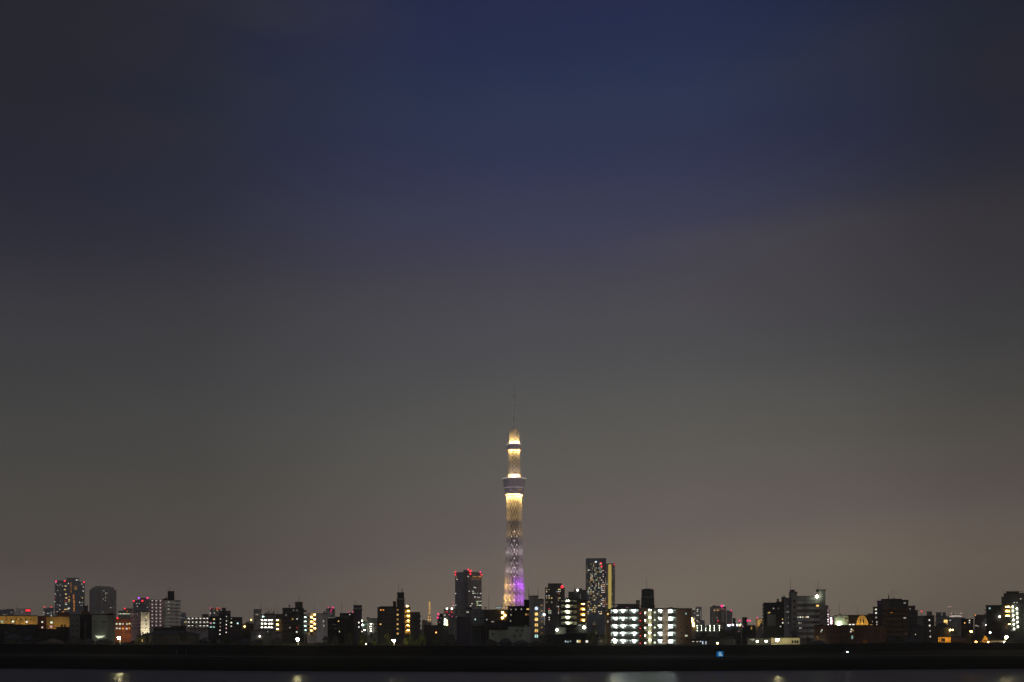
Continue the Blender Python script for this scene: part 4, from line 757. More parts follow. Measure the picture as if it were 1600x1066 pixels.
b = B('apartment_block', 'dark five storey block with one teal window beside the lamp lined slab at right', APT, 660, [(1540.4,1566,946.6)], 15, 'dim', roofcol='dark')
b.wins([(1546.4,950.6,'c')], 3.2, 3, st=.8).wins([(1555,950.6,'d'),(1561,950.4,'d'),(1556,958,'d'),(1548,958,'d')], 3, 2.6).lamp(1562,963.8,c='w',st=12,r=.5,out=1.4).win(1559.4,963.8,2,1,'w',.7)
b.band(1538,1542,[953.6,959.6],1.2,1.4,'grey').wins([(1539.6,953.6,'w'),(1539,959,'m')], 2, 1, st=1).band(1550,1566,[975],4,1.2,'dark').grid(1545,1565,967,990,4,3,.4,.4,0).done()
b = B('gallery_slab', 'large dark slab at the right edge with two columns of white green stair lamps', APT, 640, [(1564.4,1571,933.4),(1571,1640,927.6,.5)], 18, 'dim', roofcol='dark')
b.block(1568,1640,928,933,1,12,'dark').block(1572,1592,924.4,928,2,10,'dark')
m = MB()
for p in range(1592,1640,2): m.beam((X(p,640),643,Z(928,640)),(X(p,640),643,Z(924,640)), .08)
m.beam((X(1592,640),643,Z(924,640)),(X(1640,640),643,Z(924,640)), .12); m.obj('roof_railing', M['metal'], b.r)
b.mast(1568.4,920,929,.25)
for y in (948,954.6,961.6,968.6,975.6,982.8): b.lamp(1582.3+(y-948)*.06, y, c='l', st=14, r=.45, out=2.2); b.band(1578.8,1585,[y+3.4],2.2,1.5,'mid')
for y in (951,958,965,972,979): b.lamp(1588.8+(y-951)*.06, y, c='l', st=14, r=.45, out=2.2); b.band(1586.4,1592,[y+3.4],2.2,1.5,'mid')
b.gallery(1570.4,1577.4,[952,959.2,966.2],5.4,[1573,1575.6],'k',80,'dim',1.6,back='yellow').gallery(1576,1580,[979.4],5.4,[1577.6],'k',70,'dim',1.6)
b.wins([(1594.8,935.8,'w'),(1584.6,941.6,'w'),(1589,941.4,'w')], 2, 1.5, st=.9).grid(1568,1600,936.6,945,6,1,.5,.4,0).grid(1593,1620,946,990,4,6,.4,.4,0).done()
# ------------------------------------------------------------------ street lamps behind the levee
def street_lamp(px, py, label, c='k', st=400, r=.56, back=27, kind='round', group='street lamps behind the levee'):
    Y = lerp(px, CR)+back; x = X(px, Y); z = Z(py, Y); g = 2
    t = root('street_lamp', label, 'street lamp', (x, Y+1.2, g), group)
    m = MB(); m.beam((x,Y+1.2,g),(x,Y+1.2,z+.3), .2, n=8, w2=.12); m.beam((x,Y+1.2,z+.3),(x,Y+.1,z+.5), .1, n=6); m.lathe([(.22,0),(.2,.35),(.1,.4)], 8, (x,Y+1.2,g)); m.obj('pole', M['metal'], t)
    m = MB()
    if kind == 'round': m.lathe([(r*1.25,r*.55),(r*1.2,r*.8),(r*.5,r*1.15),(r*.2,r*1.3)], 12, (x,Y,z))
    else: m.box(x-.2,x+.2,Y-.45,Y+.35,z+r*.8,z+r*.8+.14)
    shd = m.obj('lamp_shade', M['metal'], t)
    o = bpy.data.objects.new('lamp', lampmesh(c, st, 'ball')); C.objects.link(o); o.parent = shd; o.location = Vector((x,Y,z))-t.location; o.scale = (r,r,r)
    return t
E['s'] = (1,.88,.42)
street_lamp(186, 997, 'bright yellow white street lamp in front of the orange brick school at the left', 's', 270)
street_lamp(465, 999, 'bright yellow white street lamp below the dark block with teal balconies', 's', 300)
street_lamp(615.4, 1001, 'bright yellow green street lamp beside bushes below the block with the lift tower', 's', 270, .52)
street_lamp(960.4, 1000.6, 'bright street lamp at the lower left corner of the floodlit gallery block', 's', 260, .52)
street_lamp(1214.4, 1000, 'bright street lamp in front of the cream garage wall right of centre', 's', 270)
street_lamp(1572.6, 995.4, 'brightest street lamp near the right edge below the lamp lined slab', 's', 290)
street_lamp(1547, 988.6, 'smaller greenish white street lamp left of the brightest one at right', 'l', 160, .32, 60)
street_lamp(1517.4, 987.2, 'orange sodium street lamp on a visible pole right of the orange hut', 'o', 170, .42, 45)
street_lamp(1183.2, 1002, 'low white yard lamp, left one of a pair above the levee', 'l', 70, .34, 32)
street_lamp(1197, 1002, 'low white yard lamp, right one of a pair above the levee', 'l', 70, .34, 32)
street_lamp(1525, 1003.4, 'orange globe lamp low beside the sodium lamp pole', 'o', 25, .5, 33, kind='flat')
street_lamp(1544, 1003.6, 'small amber globe lamp at the foot of the orange gable', 'a', 60, .3, 33, kind='flat')
street_lamp(1121, 1005, 'small amber globe lamp above the blue river sign', 'a', 70, .3, 30, kind='flat')
street_lamp(1569, 1003.2, 'small white lamp on the levee below the brightest right hand lamp', 'l', 50, .22, 30, kind='flat')

# ------------------------------------------------------------------ trees
leafm = {}
def leaf_mat(name, a, b_):
    m, n, l, b = nt(name); oi = n.new('ShaderNodeNewGeometry'); r = n.new('ShaderNodeValToRGB')
    r.color_ramp.elements[0].color = (*a,1); r.color_ramp.elements[1].color = (*b_,1)
    l.new(oi.outputs['Random Per Island'], r.inputs[0]); l.new(r.outputs[0], b.inputs['Base Color']); b.inputs['Roughness'].default_value = .7
    leafm[name] = m
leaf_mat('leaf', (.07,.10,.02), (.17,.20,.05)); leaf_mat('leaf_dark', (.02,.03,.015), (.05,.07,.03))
CM = {}
def crown_mesh(v, mat):
    if (v, mat) in CM: return CM[(v, mat)]
    r = random.Random(40+v); b = MB(); cl = []
    for i in range(13+2*v):
        a = r.random()*2*PI; h = r.random(); q = (.25+.75*math.sin(PI*min(.95, h*.8+.15)))*.62*math.sqrt(r.random()+.15)
        cl.append((q*math.cos(a), q*math.sin(a), h*.9+.05, .16+.17*r.random()))
    for x, y, z, s in cl:
        for j in range(95):
            d = Vector((r.gauss(0,1), r.gauss(0,1), r.gauss(0,.8))).normalized()*s*(r.random()**.4)
            c = Vector((x,y,z))+d; u = Vector((r.gauss(0,1),r.gauss(0,1),r.gauss(0,1))).normalized(); w = u.orthogonal().normalized(); q = .022+.03*r.random()
            b.add([c-u*q*.5, c+w*q*.45, c+u*q, c-w*q*.45], [(0,1,2,3)])
    CM[(v, mat)] = b.mesh('crown', [leafm[mat]]); return CM[(v, mat)]
def tree(px, ytop, ybase, wpx, Y, label, v=0, mat='leaf_dark', name='tree', group='dark trees among the houses behind the levee'):
    x = X(px, Y); zt = Z(ytop, Y); zb = max(2.2, Z(ybase, Y)); w = wpx*Y/F/2/.78; t = root(name, label, 'tree' if name == 'tree' else 'bush', (x, Y, 2), group)
    o = bpy.data.objects.new('crown', crown_mesh(v, mat)); C.objects.link(o); o.parent = t; o.location = (0,0,zb-2); o.scale = (w, w*.8, (zt-zb)/1.1); o.rotation_euler = (0,0,v*1.3+px)
    if name == 'tree' or zb > 3:
        m = MB(); rr = random.Random(v); top = zb+(zt-zb)*.55; m.beam((x,Y,2),(x,Y,top), max(.3,w*.13), n=7, w2=.14)
        for i in range(5):
            a = i*1.26; z = zb+(top-zb)*(.1+.18*i); m.beam((x,Y,z),(x+math.cos(a)*w*.45,Y+math.sin(a)*w*.4,z+(zt-zb)*.3), .16, n=5, w2=.05)
        m.obj('trunk', M['bark'], t)
    return t
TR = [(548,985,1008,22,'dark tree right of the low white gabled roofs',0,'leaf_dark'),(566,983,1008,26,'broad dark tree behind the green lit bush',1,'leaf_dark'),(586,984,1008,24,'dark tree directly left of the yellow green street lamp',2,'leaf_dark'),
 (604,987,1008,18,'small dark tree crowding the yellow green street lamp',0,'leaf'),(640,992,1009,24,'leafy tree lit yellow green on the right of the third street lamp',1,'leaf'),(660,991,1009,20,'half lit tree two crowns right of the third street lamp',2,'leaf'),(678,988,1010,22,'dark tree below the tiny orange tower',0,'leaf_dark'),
 (330,992,1016,30,'round black tree beside the pale gabled house',1,'leaf_dark'),(352,994,1016,30,'black rounded tree mound right of the pale gabled house',2,'leaf_dark'),(372,996,1014,22,'low black tree at the right end of the dark mound',0,'leaf_dark'),
 (1262,993,1009,12,'dark tree at the foot of the large banded block',0,'leaf_dark'),(1242,980,1000,18,'dark pyramid shaped tree in front of the round stair end',1,'leaf_dark'),(1128,981,997,22,'dark tree in front of the parking garage',2,'leaf_dark'),(1146,979,997,26,'broad dark tree under the row of yard lamps',1,'leaf_dark'),(1166,983,997,22,'dark tree right of the broad one under the yard lamps',0,'leaf_dark'),
 (1102,986,1000,20,'dark tree at the left end of the parking garage',0,'leaf_dark'),(1496,982,1000,24,'dark tree right of the glowing warm wall panel',2,'leaf_dark'),(1512,983,1001,22,'dark tree behind the sodium lamp',1,'leaf_dark'),
 (20,978,1000,26,'dark tree under the yellow hall at the far left',1,'leaf_dark'),(97,977,996,18,'dark tree in front of the yellow lit end wall',2,'leaf_dark'),(60,984,1001,24,'dark tree below the recessed stair wing',0,'leaf_dark'),(217,990,1008,18,'dark tree left of the small yellow window',1,'leaf_dark'),
 (850,988,1008,20,'dark tree between the arched stair tower and the low house',2,'leaf_dark'),(700,992,1008,24,'dark tree below the light grey block',1,'leaf_dark'),(412,994,1009,22,'dark tree below the long low grey wall',0,'leaf_dark'),(925,982,1002,26,'dark tree left of the floodlit block',2,'leaf_dark'),
 (944,990,1006,16,'small dark tree touching the left side of the floodlit block',1,'leaf_dark'),(1400,992,1008,22,'dark tree before the foot of the big stepped block',0,'leaf_dark'),(288,984,1003,26,'dark tree on the right of the wide dark works hall',1,'leaf_dark')]
for px, yt, yb, w, lb, v, mt in TR:
    tree(px, yt, yb, w, lerp(px, CR)+(38 if yb > 1000 else 70), lb, v, mt)
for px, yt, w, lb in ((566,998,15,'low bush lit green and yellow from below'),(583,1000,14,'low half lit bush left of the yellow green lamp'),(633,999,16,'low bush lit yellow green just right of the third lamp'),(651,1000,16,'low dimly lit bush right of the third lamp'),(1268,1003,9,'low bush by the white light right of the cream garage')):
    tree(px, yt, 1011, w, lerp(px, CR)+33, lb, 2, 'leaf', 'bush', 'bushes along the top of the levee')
t = root('garden_lamp', 'low garden lamp hidden in the green lit bush', 'garden lamp', (X(572,399), 399, 2)); m = MB(); m.beam((X(572,399),399,2),(X(572,399),399,6.2), .1); m.obj('post', M['metal'], t)
o = bpy.data.objects.new('lamp', lampmesh('k', 480, 'ball')); C.objects.link(o); o.parent = t; o.location = (0,0,4.5); o.scale = (.13,)*3

# ------------------------------------------------------------------ low houses and sheds right behind the levee
hip('gabled_house', 'pale bluish gabled house with one dark window below the white gallery block', 312, 331.5, 996, 1001.6, 455, 9, 'blue', wins=[(321,1002.6,5,4.6,'d')], gable=True, rcol='roof_tile')
hip('works_hall', 'wide dark works hall with a stepped roof and one small yellow window', 222, 312, 985.6, 991.4, 450, 16, 'dim', wins=[(240,1000,3,3,'d'),(262,1000,3,3,'d'),(284,1000,3,3,'d')], cat='hall')
b = B('works_hall', 'low dark annex with a single yellow window at the left of the works hall', 'hall', 446, [(214,229,994.4)], 9, 'dim'); b.win(222.2,1001,2,4.6,'k',1.0).done()
b = B('roof_plant', 'dark raised roof block on the works hall with a short mast', 'building', 470, [(240,268,981.6),(268,291,979.8)], 10, 'dark'); b.mast(256.4,975,982,.5).grid(242,288,984,987,6,1,.4,.5,0).done()
HS = [(60,104,997,1003,'wide low grey roofed house at the far left','grey'),(8,34,990,998,'dark house with a plain wall below the yellow hall','dim'),(36,58,993,1000,'small dark house right of the plain walled one at far left','dim'),(104,130,994,1001,'dark house below the windowless grey block','dim'),(132,147,998,1003,'low dark house left of the bright canopy','grey'),(150,176,999,1003.6,'low grey house beneath the bright canopy','dim'),
 (335,350,998,1003,'small house with a faint teal wall beside the pale gabled one','blue'),(376,392,998,1004,'house with a grey slanting roof right of the tree mound','grey'),(394,410,999,1005,'house with a brown roof beneath the long grey wall','brown'),(424,444,996,1003,'dark house left of the second street lamp','dim'),
 (488,505,1004,1008,'little white peaked roof right of the second street lamp','mid'),(505,512,994,1000,'pale narrow house wall right of the second street lamp','grey'),(517,530,993,998,'dark house with a small pale square window','dim'),(696,716,998,1004,'dim house with a grey roof left of the peaked one','dim'),(732,752,1003.6,1008.4,'pale peaked low roof below the dark shed','grey'),(755,778,999,1005,'dark house right of the pale peaked roof','dim'),(780,800,998,1005,'dark house under the foot of the lattice tower','dim'),
 (803,826,1001,1006,'dark house with a reddish wall under the black block','brown'),(828,850,1001,1006,'dark house under the arched stair tower','dim'),(1108,1128,996,1003,'brownish house above the blue river sign','brown'),(1130,1149,994,1000,'grey flat looking house under the dark trees right of the garage','grey'),(1150,1170,998,1004,'dark house left of the pair of yard lamps','dim'),(1268,1290,1001,1006,'dark house behind the small white light','dim'),(1336,1362,1000,1006,'dark house with a faint reddish wall below the yellow arch','brown'),(1366,1384,999,1005,'dark house right of the reddish walled one','dim'),(1386,1408,995,1001,'grey house below the big stepped block','blue'),(1412,1436,997,1003,'dark house below the left hip roofed block','dim'),(1438,1460,999,1004,'dark house with an orange glowing porch','dim'),(1486,1512,996,1001,'long plain brownish wall house right of the orange hut','brown'),(1580,1606,996,1002,'dark house right of the brightest lamp','dim'),(-20,6,996,1002,'dark house cut by the left edge','dim')]
for i, (a, c, yt, ye, lb, cl) in enumerate(HS):
    hip('house', lb, a, c, yt, ye, lerp((a+c)/2, CR)+46+(i*7)%17, 9, cl, gable=(i%3 == 0), group='low houses behind the levee')
b = B('garage', 'cream garage wall with three dark windows lit by the street lamp', 'garage', 436, [(1205,1249.6,996.8)], 8, 'beige', roofcol='dark')
b.wins([(1238.4,1003,'d'),(1242.6,1003,'d'),(1246.2,1003,'d')], 3, 4.6).done()
b = B('garage', 'low grey building behind the pair of yard lamps with a white scribbled sign', 'garage', 440, [(1168,1204,998)], 8, 'grey', roofcol='dark')
m = MB(); x = X(1176,440); m.beam((x-1,439.6,7.6),(x-.2,439.6,7.9),.16); m.beam((x-.2,439.6,7.9),(x+.1,439.6,7.2),.16); m.beam((x+.2,439.6,7.3),(x+.5,439.6,8.1),.16); m.beam((x+.1,439.6,7.6),(x+.8,439.6,7.7),.14); m.obj('sign_lettering', lampmat('w', .55, False), b.r); b.done()
b = B('garage', 'small shop front with white strip lights below the parking garage', 'shop', 440, [(1080,1106,1000),(1106,1146,999)], 8, 'dim', roofcol='dark')
b.wins([(1083,1002.6,'w'),(1089.4,1002.8,'w'),(1094.5,1002.4,'b'),(1098,1004.4,'b'),(1102.8,1004.6,'b')], 2.4, 1.2, st=1.2); b.wl[-2] = (1098,1004.6,2,5.4,'b',1.2,0); b.wl[-1] = (1103,1004.6,1.6,5.6,'b',1.1,0); b.wl[0] = (1083,1002.6,3.4,1,'w',1.1,0); b.done()
b = B('garage', 'small dark kiosk with a white scribble on its wall left of the floodlit block', 'kiosk', 432, [(933,946,998.6)], 6, 'grey', roofcol='dark')
m = MB(); x = X(940.4,432); m.beam((x-.9,431.6,6.8),(x-.4,431.6,7.3),.14); m.beam((x-.4,431.6,7.3),(x+.1,431.6,6.9),.14); m.beam((x,431.6,7.2),(x+.8,431.6,7.5),.14); m.obj('sign_lettering', lampmat('w', .35, False), b.r); b.done()
b = B('hut', 'glowing orange walled hut with one dark window on the right', 'hut', 520, [(1466,1485.4,995.8)], 7, 'orange', roofcol='dark')
b.win(1473.6,1000.3,6.6,5.6,'d').lamp(1480,1009.4,c='k',st=230,r=.35,out=5).lamp(1471,1009.4,c='k',st=230,r=.35,out=5).done()
hip('gabled_house', 'orange lit gable wall beside the small amber globe lamp', 1533.5, 1545.4, 992, 1001, 500, 8, 'orange', gable=True, wins=[(1538,1001.6,1.6,2.4,'d')], lamps=[(1538,1009.4,'a',170,.3)])
b = B('wall', 'long low pinkish lit wall left of the brightest street lamp', 'wall', 497, [(1545.6,1570,1001.6)], 1, 'pink'); b.done()

# ------------------------------------------------------------------ far low rooftops on the horizon
LF = []
rr = random.Random(21)
px = -15
while px < 1610:
    w = rr.uniform(9, 24); yt = rr.uniform(968.5, 978.5); Y = rr.choice((1700, 2200, 2600, 3100))
    b = B('distant_building', 'low distant building fading into the haze along the horizon', 'building', Y, [(px, px+w*.6, yt), (px+w*.6, px+w, yt+rr.uniform(.5,3))], 25, rr.choice(('slate','dim','grey')), group='distant buildings along the horizon', roof=False)
    for i in range(rr.choice((2,3,4))): b.win(px+rr.random()*w*.55+.6, yt+1.2+rr.random()*4, 1.2, .9, rr.choice('wwwyaop'), .9)
    b.block(px+w*.1, px+w*.3, yt-1.3, yt, 3, 10, 'dim')
    if rr.random() < .3: b.red([(px+w*.3, yt-1.2)], 1.6)
    b.done(); px += w+rr.uniform(3, 16)
def stadium():
    Y = 5200; t = root('stadium', 'distant stadium roof glowing as a flat white arc with pylons', 'stadium', (X(1497,Y), Y, 2)); m = MB()
    N = 16; vs = []
    for i in range(N+1):
        u = -1+2*i/N; x = X(1497+6.2*u, Y); z = Z(963.2-1.6*(1-u*u), Y); vs += [(x,Y,z-3.2),(x,Y,z),(x,Y+60,z),(x,Y+60,z-3.2)]
    fs = [(4*i+a,4*i+4+a,4*i+4+(a+1)%4,4*i+(a+1)%4) for i in range(N) for a in range(4)]+[(0,1,2,3),(4*N+3,4*N+2,4*N+1,4*N)]
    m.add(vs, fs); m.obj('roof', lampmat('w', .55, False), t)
    MB().box(X(1489,Y), X(1505,Y), Y+5, Y+90, 2, Z(964.2,Y)).obj('wall', M['wall_grey'], t)
    for p, y in ((1494,957.6),(1500,957.8)): MB().beam((X(p,Y),Y+30,Z(964,Y)),(X(p,Y),Y+30,Z(y,Y)), 3).obj('pylon', M['metal'], t)
    for p, y in ((1493.4,958.2),(1500.4,958.2),(1502.6,958.6),(1487,958.4),(1485.4,958.4),(1482,948.2),(1485,948.2),(1488,962.4),(1486.6,962.4)):
        o = bpy.data.objects.new('warning_light', lampmesh('p', 1.6, 'ball', False)); C.objects.link(o); o.parent = t; o.location = Vector((X(p,Y),Y-2,Z(y,Y)))-t.location; o.scale = (1.6,)*3
    for p, y in ((1482,948.2),(1485,948.2)): MB().beam((X(p,Y),Y,2),(X(p,Y),Y,Z(y,Y)), 1).obj('pylon', M['metal'], t)
stadium()

# ------------------------------------------------------------------ things on the levee and the bank
def sign():
    Y = 338; x0, x1, z0, z1 = X(1120,Y), X(1130,Y), Z(1026.2,Y), Z(1018,Y)
    t = root('river_sign', 'small lit blue river distance sign with white characters on the dark levee slope', 'sign', ((x0+x1)/2, Y, 2.7))
    MB().box(x0, x1, Y, Y+.12, z0, z1).obj('panel', emis('sign_blue', (.0,.17,.50), .55, False, False), t)
    for u in (.2,.8): MB().beam((x0+(x1-x0)*u,Y+.2,2.4),(x0+(x1-x0)*u,Y+.2,z1), .09).obj('post', M['metal'], t)
    for ch, ux, uz, s in (('8', .50, .16, 1.6), ('k', .82, .14, .8)):
        cu = bpy.data.curves.new('lettering', 'FONT'); cu.body = ch; cu.size = s; cu.extrude = .01; cu.align_x = 'CENTER'; cu.offset = .012
        q = bpy.data.objects.new('tmp', cu); C.objects.link(q); dg = bpy.context.evaluated_depsgraph_get(); dg.update(); me = bpy.data.meshes.new_from_object(q.evaluated_get(dg)); bpy.data.objects.remove(q)
        me.materials.clear(); me.materials.append(emis('sign_white', (.62,.78,.8), .6, False, False))
        o = bpy.data.objects.new('lettering', me); C.objects.link(o); o.parent = t; o.rotation_euler = (PI/2,0,0); o.location = Vector((x0+(x1-x0)*ux, Y-.03, z0+(z1-z0)*uz))-t.location
sign()
def cyclist():
    Y = 362; xo = X(1321.5, Y); zo = 3.9-.2
    Yg = Y; t = root('bicycle', 'bicycle with a small bright white headlamp riding along the foot of the levee', 'bicycle', (xo, Yg, zo))
    def tor(cx, r, nm):
        m = MB(); n = 20
        for i in range(n):
            a, b_ = 2*PI*i/n, 2*PI*(i+1)/n; m.beam((cx+r*math.cos(a),Yg,zo+.34+r*math.sin(a)),(cx+r*math.cos(b_),Yg,zo+.34+r*math.sin(b_)), .045)
        for i in range(8): m.beam((cx,Yg,zo+.34),(cx+r*math.cos(i*PI/4),Yg,zo+.34+r*math.sin(i*PI/4)), .008)
        m.obj(nm, M['metal'], t)
    tor(xo-.52,.32,'wheel'); tor(xo+.52,.32,'wheel'); m = MB(); P = lambda a, b_: (xo+a, Yg, zo+b_)
    for p, q in (((-.52,.34),(-.15,.34)),((-.15,.34),(-.27,.85)),((-.52,.34),(-.25,.75)),((-.15,.34),(.4,.75)),((-.25,.78),(.37,.82)),((.52,.34),(.37,.98))): m.beam(P(*p), P(*q), .04)
    m.beam((xo+.37,Yg-.25,zo+1.0),(xo+.37,Yg+.25,zo+1.0), .035); m.obj('frame', M['metal'], t)
    m = MB(); m.box(xo-.38,xo-.16,Yg-.08,Yg+.08,zo+.86,zo+.92); m.obj('saddle', M['cloth'], t)
    o = bpy.data.objects.new('headlamp', lampmesh('b', 90, 'ball')); C.objects.link(o); o.parent = t; o.location = (.5,0,.9); o.scale = (.09,)*3
    # rider: one skinned surface over a posed skeleton
    J = dict(pel=(-.25,0,.98),sp=(-.17,0,1.2),ch=(-.05,0,1.42),nk=(.0,0,1.54),hd=(.04,0,1.64),ht=(.06,0,1.76),
             kl=(.14,-.1,.82),al=(-.02,-.11,.42),tl=(.13,-.11,.38),kr=(.1,.1,.68),ar=(-.14,.11,.28),tr=(.02,.11,.24),hl=(-.24,-.1,.95),hr=(-.24,.1,.95),
             sl=(-.03,-.19,1.44),el=(.14,-.24,1.2),wl=(.33,-.23,1.03),sr=(-.03,.19,1.44),er=(.14,.24,1.2),wr=(.33,.23,1.03))
    R_ = dict(pel=.13,sp=.12,ch=.14,nk=.055,hd=.085,ht=.075,kl=.065,al=.04,tl=.03,kr=.065,ar=.04,tr=.03,hl=.09,hr=.09,sl=.06,el=.042,wl=.03,sr=.06,er=.042,wr=.03)
    ks = list(J); ed = [('pel','sp'),('sp','ch'),('ch','nk'),('nk','hd'),('hd','ht'),('pel','hl'),('hl','kl'),('kl','al'),('al','tl'),('pel','hr'),('hr','kr'),('kr','ar'),('ar','tr'),('ch','sl'),('sl','el'),('el','wl'),('ch','sr'),('sr','er'),('er','wr')]
    rad = [R_[q] for q in ks]; vs = [J[q] for q in ks]; eds = [(ks.index(a), ks.index(b_)) for a, b_ in ed]
    for s_, w in ((-1,'wl'),(1,'wr')):
        for f in range(5):
            i0 = len(vs); bx = J[w]; vs += [(bx[0]+.05, bx[1]+(f-2)*.016, bx[2]+(-.01 if f else -.02)), (bx[0]+.085-(.02 if f in (0,4) else 0), bx[1]+(f-2)*.019, bx[2]-.03)]; rad += [.011,.008]
            eds += [(ks.index(w), i0), (i0, i0+1)]
    me = bpy.data.meshes.new('person'); me.from_pydata(vs, eds, []); o = bpy.data.objects.new('person', me); C.objects.link(o); o.location = (xo, Yg, zo)
    md = o.modifiers.new('Skin', 'SKIN'); sv = me.skin_vertices[0].data if len(me.skin_vertices) else None
    if sv is None:
        bm = bmesh.new(); bm.from_mesh(me); bm.verts.layers.skin.verify(); bm.to_mesh(me); bm.free(); sv = me.skin_vertices[0].data
    for i, r in enumerate(rad): sv[i].radius = (r, r); sv[i].use_root = (i == 0)
    sb = o.modifiers.new('Sub', 'SUBSURF'); sb.levels = 1; sb.render_levels = 1
    me.materials.append(M['cloth']); tag(o, 'person in dark clothes riding the bicycle with the bright headlamp', 'person')
    m = MB(); m.ball((.03,0,1.735), .098, 10); h = m.obj('hair', M['hair'], None, (0,0,0)); h.parent = o
cyclist()
def goal(px, Y, label):
    x = X(px, Y); z = 3.35; t = root('football_goal', label, 'goal', (x, Y, z)); m = MB()
    for s_ in (-1.5,1.5): m.beam((x+s_,Y,z),(x+s_,Y,z+2.0), .09); m.beam((x+s_,Y+1,z),(x+s_,Y,z+2.0), .05)
    m.beam((x-1.5,Y,z+2),(x+1.5,Y,z+2), .09); m.obj('frame', M['metal'], t)
goal(283, 362, 'small pale football goal on the dark flats below the levee')
def poles():
    tops = []
    for i, px in enumerate((8, 74, 133, 236, 305, 386, 476, 540, 642, 706, 760, 838, 930, 1100, 1158, 1262, 1325, 1398, 1452, 1508, 1592)):
        Y = lerp(px, CR)+34+(i*5)%9; x = X(px, Y); h = 10.5+(i*7)%3; t = root('utility_pole', 'slim dark utility pole with crossarms standing behind the levee', 'utility pole', (x, Y, 2), 'utility poles behind the levee')
        MB().beam((x,Y,2),(x,Y,2+h), .28, n=7, w2=.18).obj('pole', M['rail_dark'], t)
        for dz in (.5,1.3): MB().box(x-.8,x+.8,Y-.06,Y+.06,2+h-dz-.05,2+h-dz+.05).obj('crossarm', M['rail_dark'], t)
        if i % 3 == 0: MB().lathe([(.22,0),(.25,.1),(.25,.8),(.18,.9)], 10, (x+.35,Y,2+h-2.6)).obj('transformer', M['metal'], t)
        tops.append((x,Y,2+h))
    m = MB()
    for p, q in zip(tops, tops[1:]):
        for off, dz in ((-.7,-.5),(.7,-.5),(0,-1.3)):
            for j in range(8):
                a, c = j/8, (j+1)/8; f = lambda u: (p[0]+(q[0]-p[0])*u+off, p[1]+(q[1]-p[1])*u, p[2]+(q[2]-p[2])*u+dz-3.2*u*(1-u)); m.beam(f(a), f(c), .035, n=3)
    tag(m.obj('power_line', M['rail_dark'], None, (0,0,0)), 'sagging overhead wires strung between the utility poles behind the levee', 'power line')
poles()
rb = random.Random(9)
for i in range(34):
    px = 14+i*47+rb.uniform(-16,16)
    if any(abs(px-q) < 9 for q in (186,465,615,960,1214,1572,1121,1183,1197,1525,1544,1475,1226,1240)): continue
    w = rb.uniform(8,17); Yb = lerp(px, CR)+rb.uniform(9,14); yb = YH+(H-5.6)*F/Yb
    tree(px, yb-rb.uniform(4,10), yb, w, Yb, 'low dark scrubby bush along the levee top', i%3, 'leaf_dark', 'bush', 'dark scrub along the levee top')
def rail():
    t = root('guard_rail', 'long low dark guard rail along the levee road', 'guard rail', (0, crest(0), 6.2)); m = MB(); xs = [-220+2.6*i for i in range(170)]
    for a, c in zip(xs, xs[1:]):
        m.beam((a,crest(a)+.4,6.62),(c,crest(c)+.4,6.62), .09); m.beam((a,crest(a)+.4,6.15),(a,crest(a)+.4,6.7), .08)
    m.obj('rail', M['rail_dark'], t)
rail()

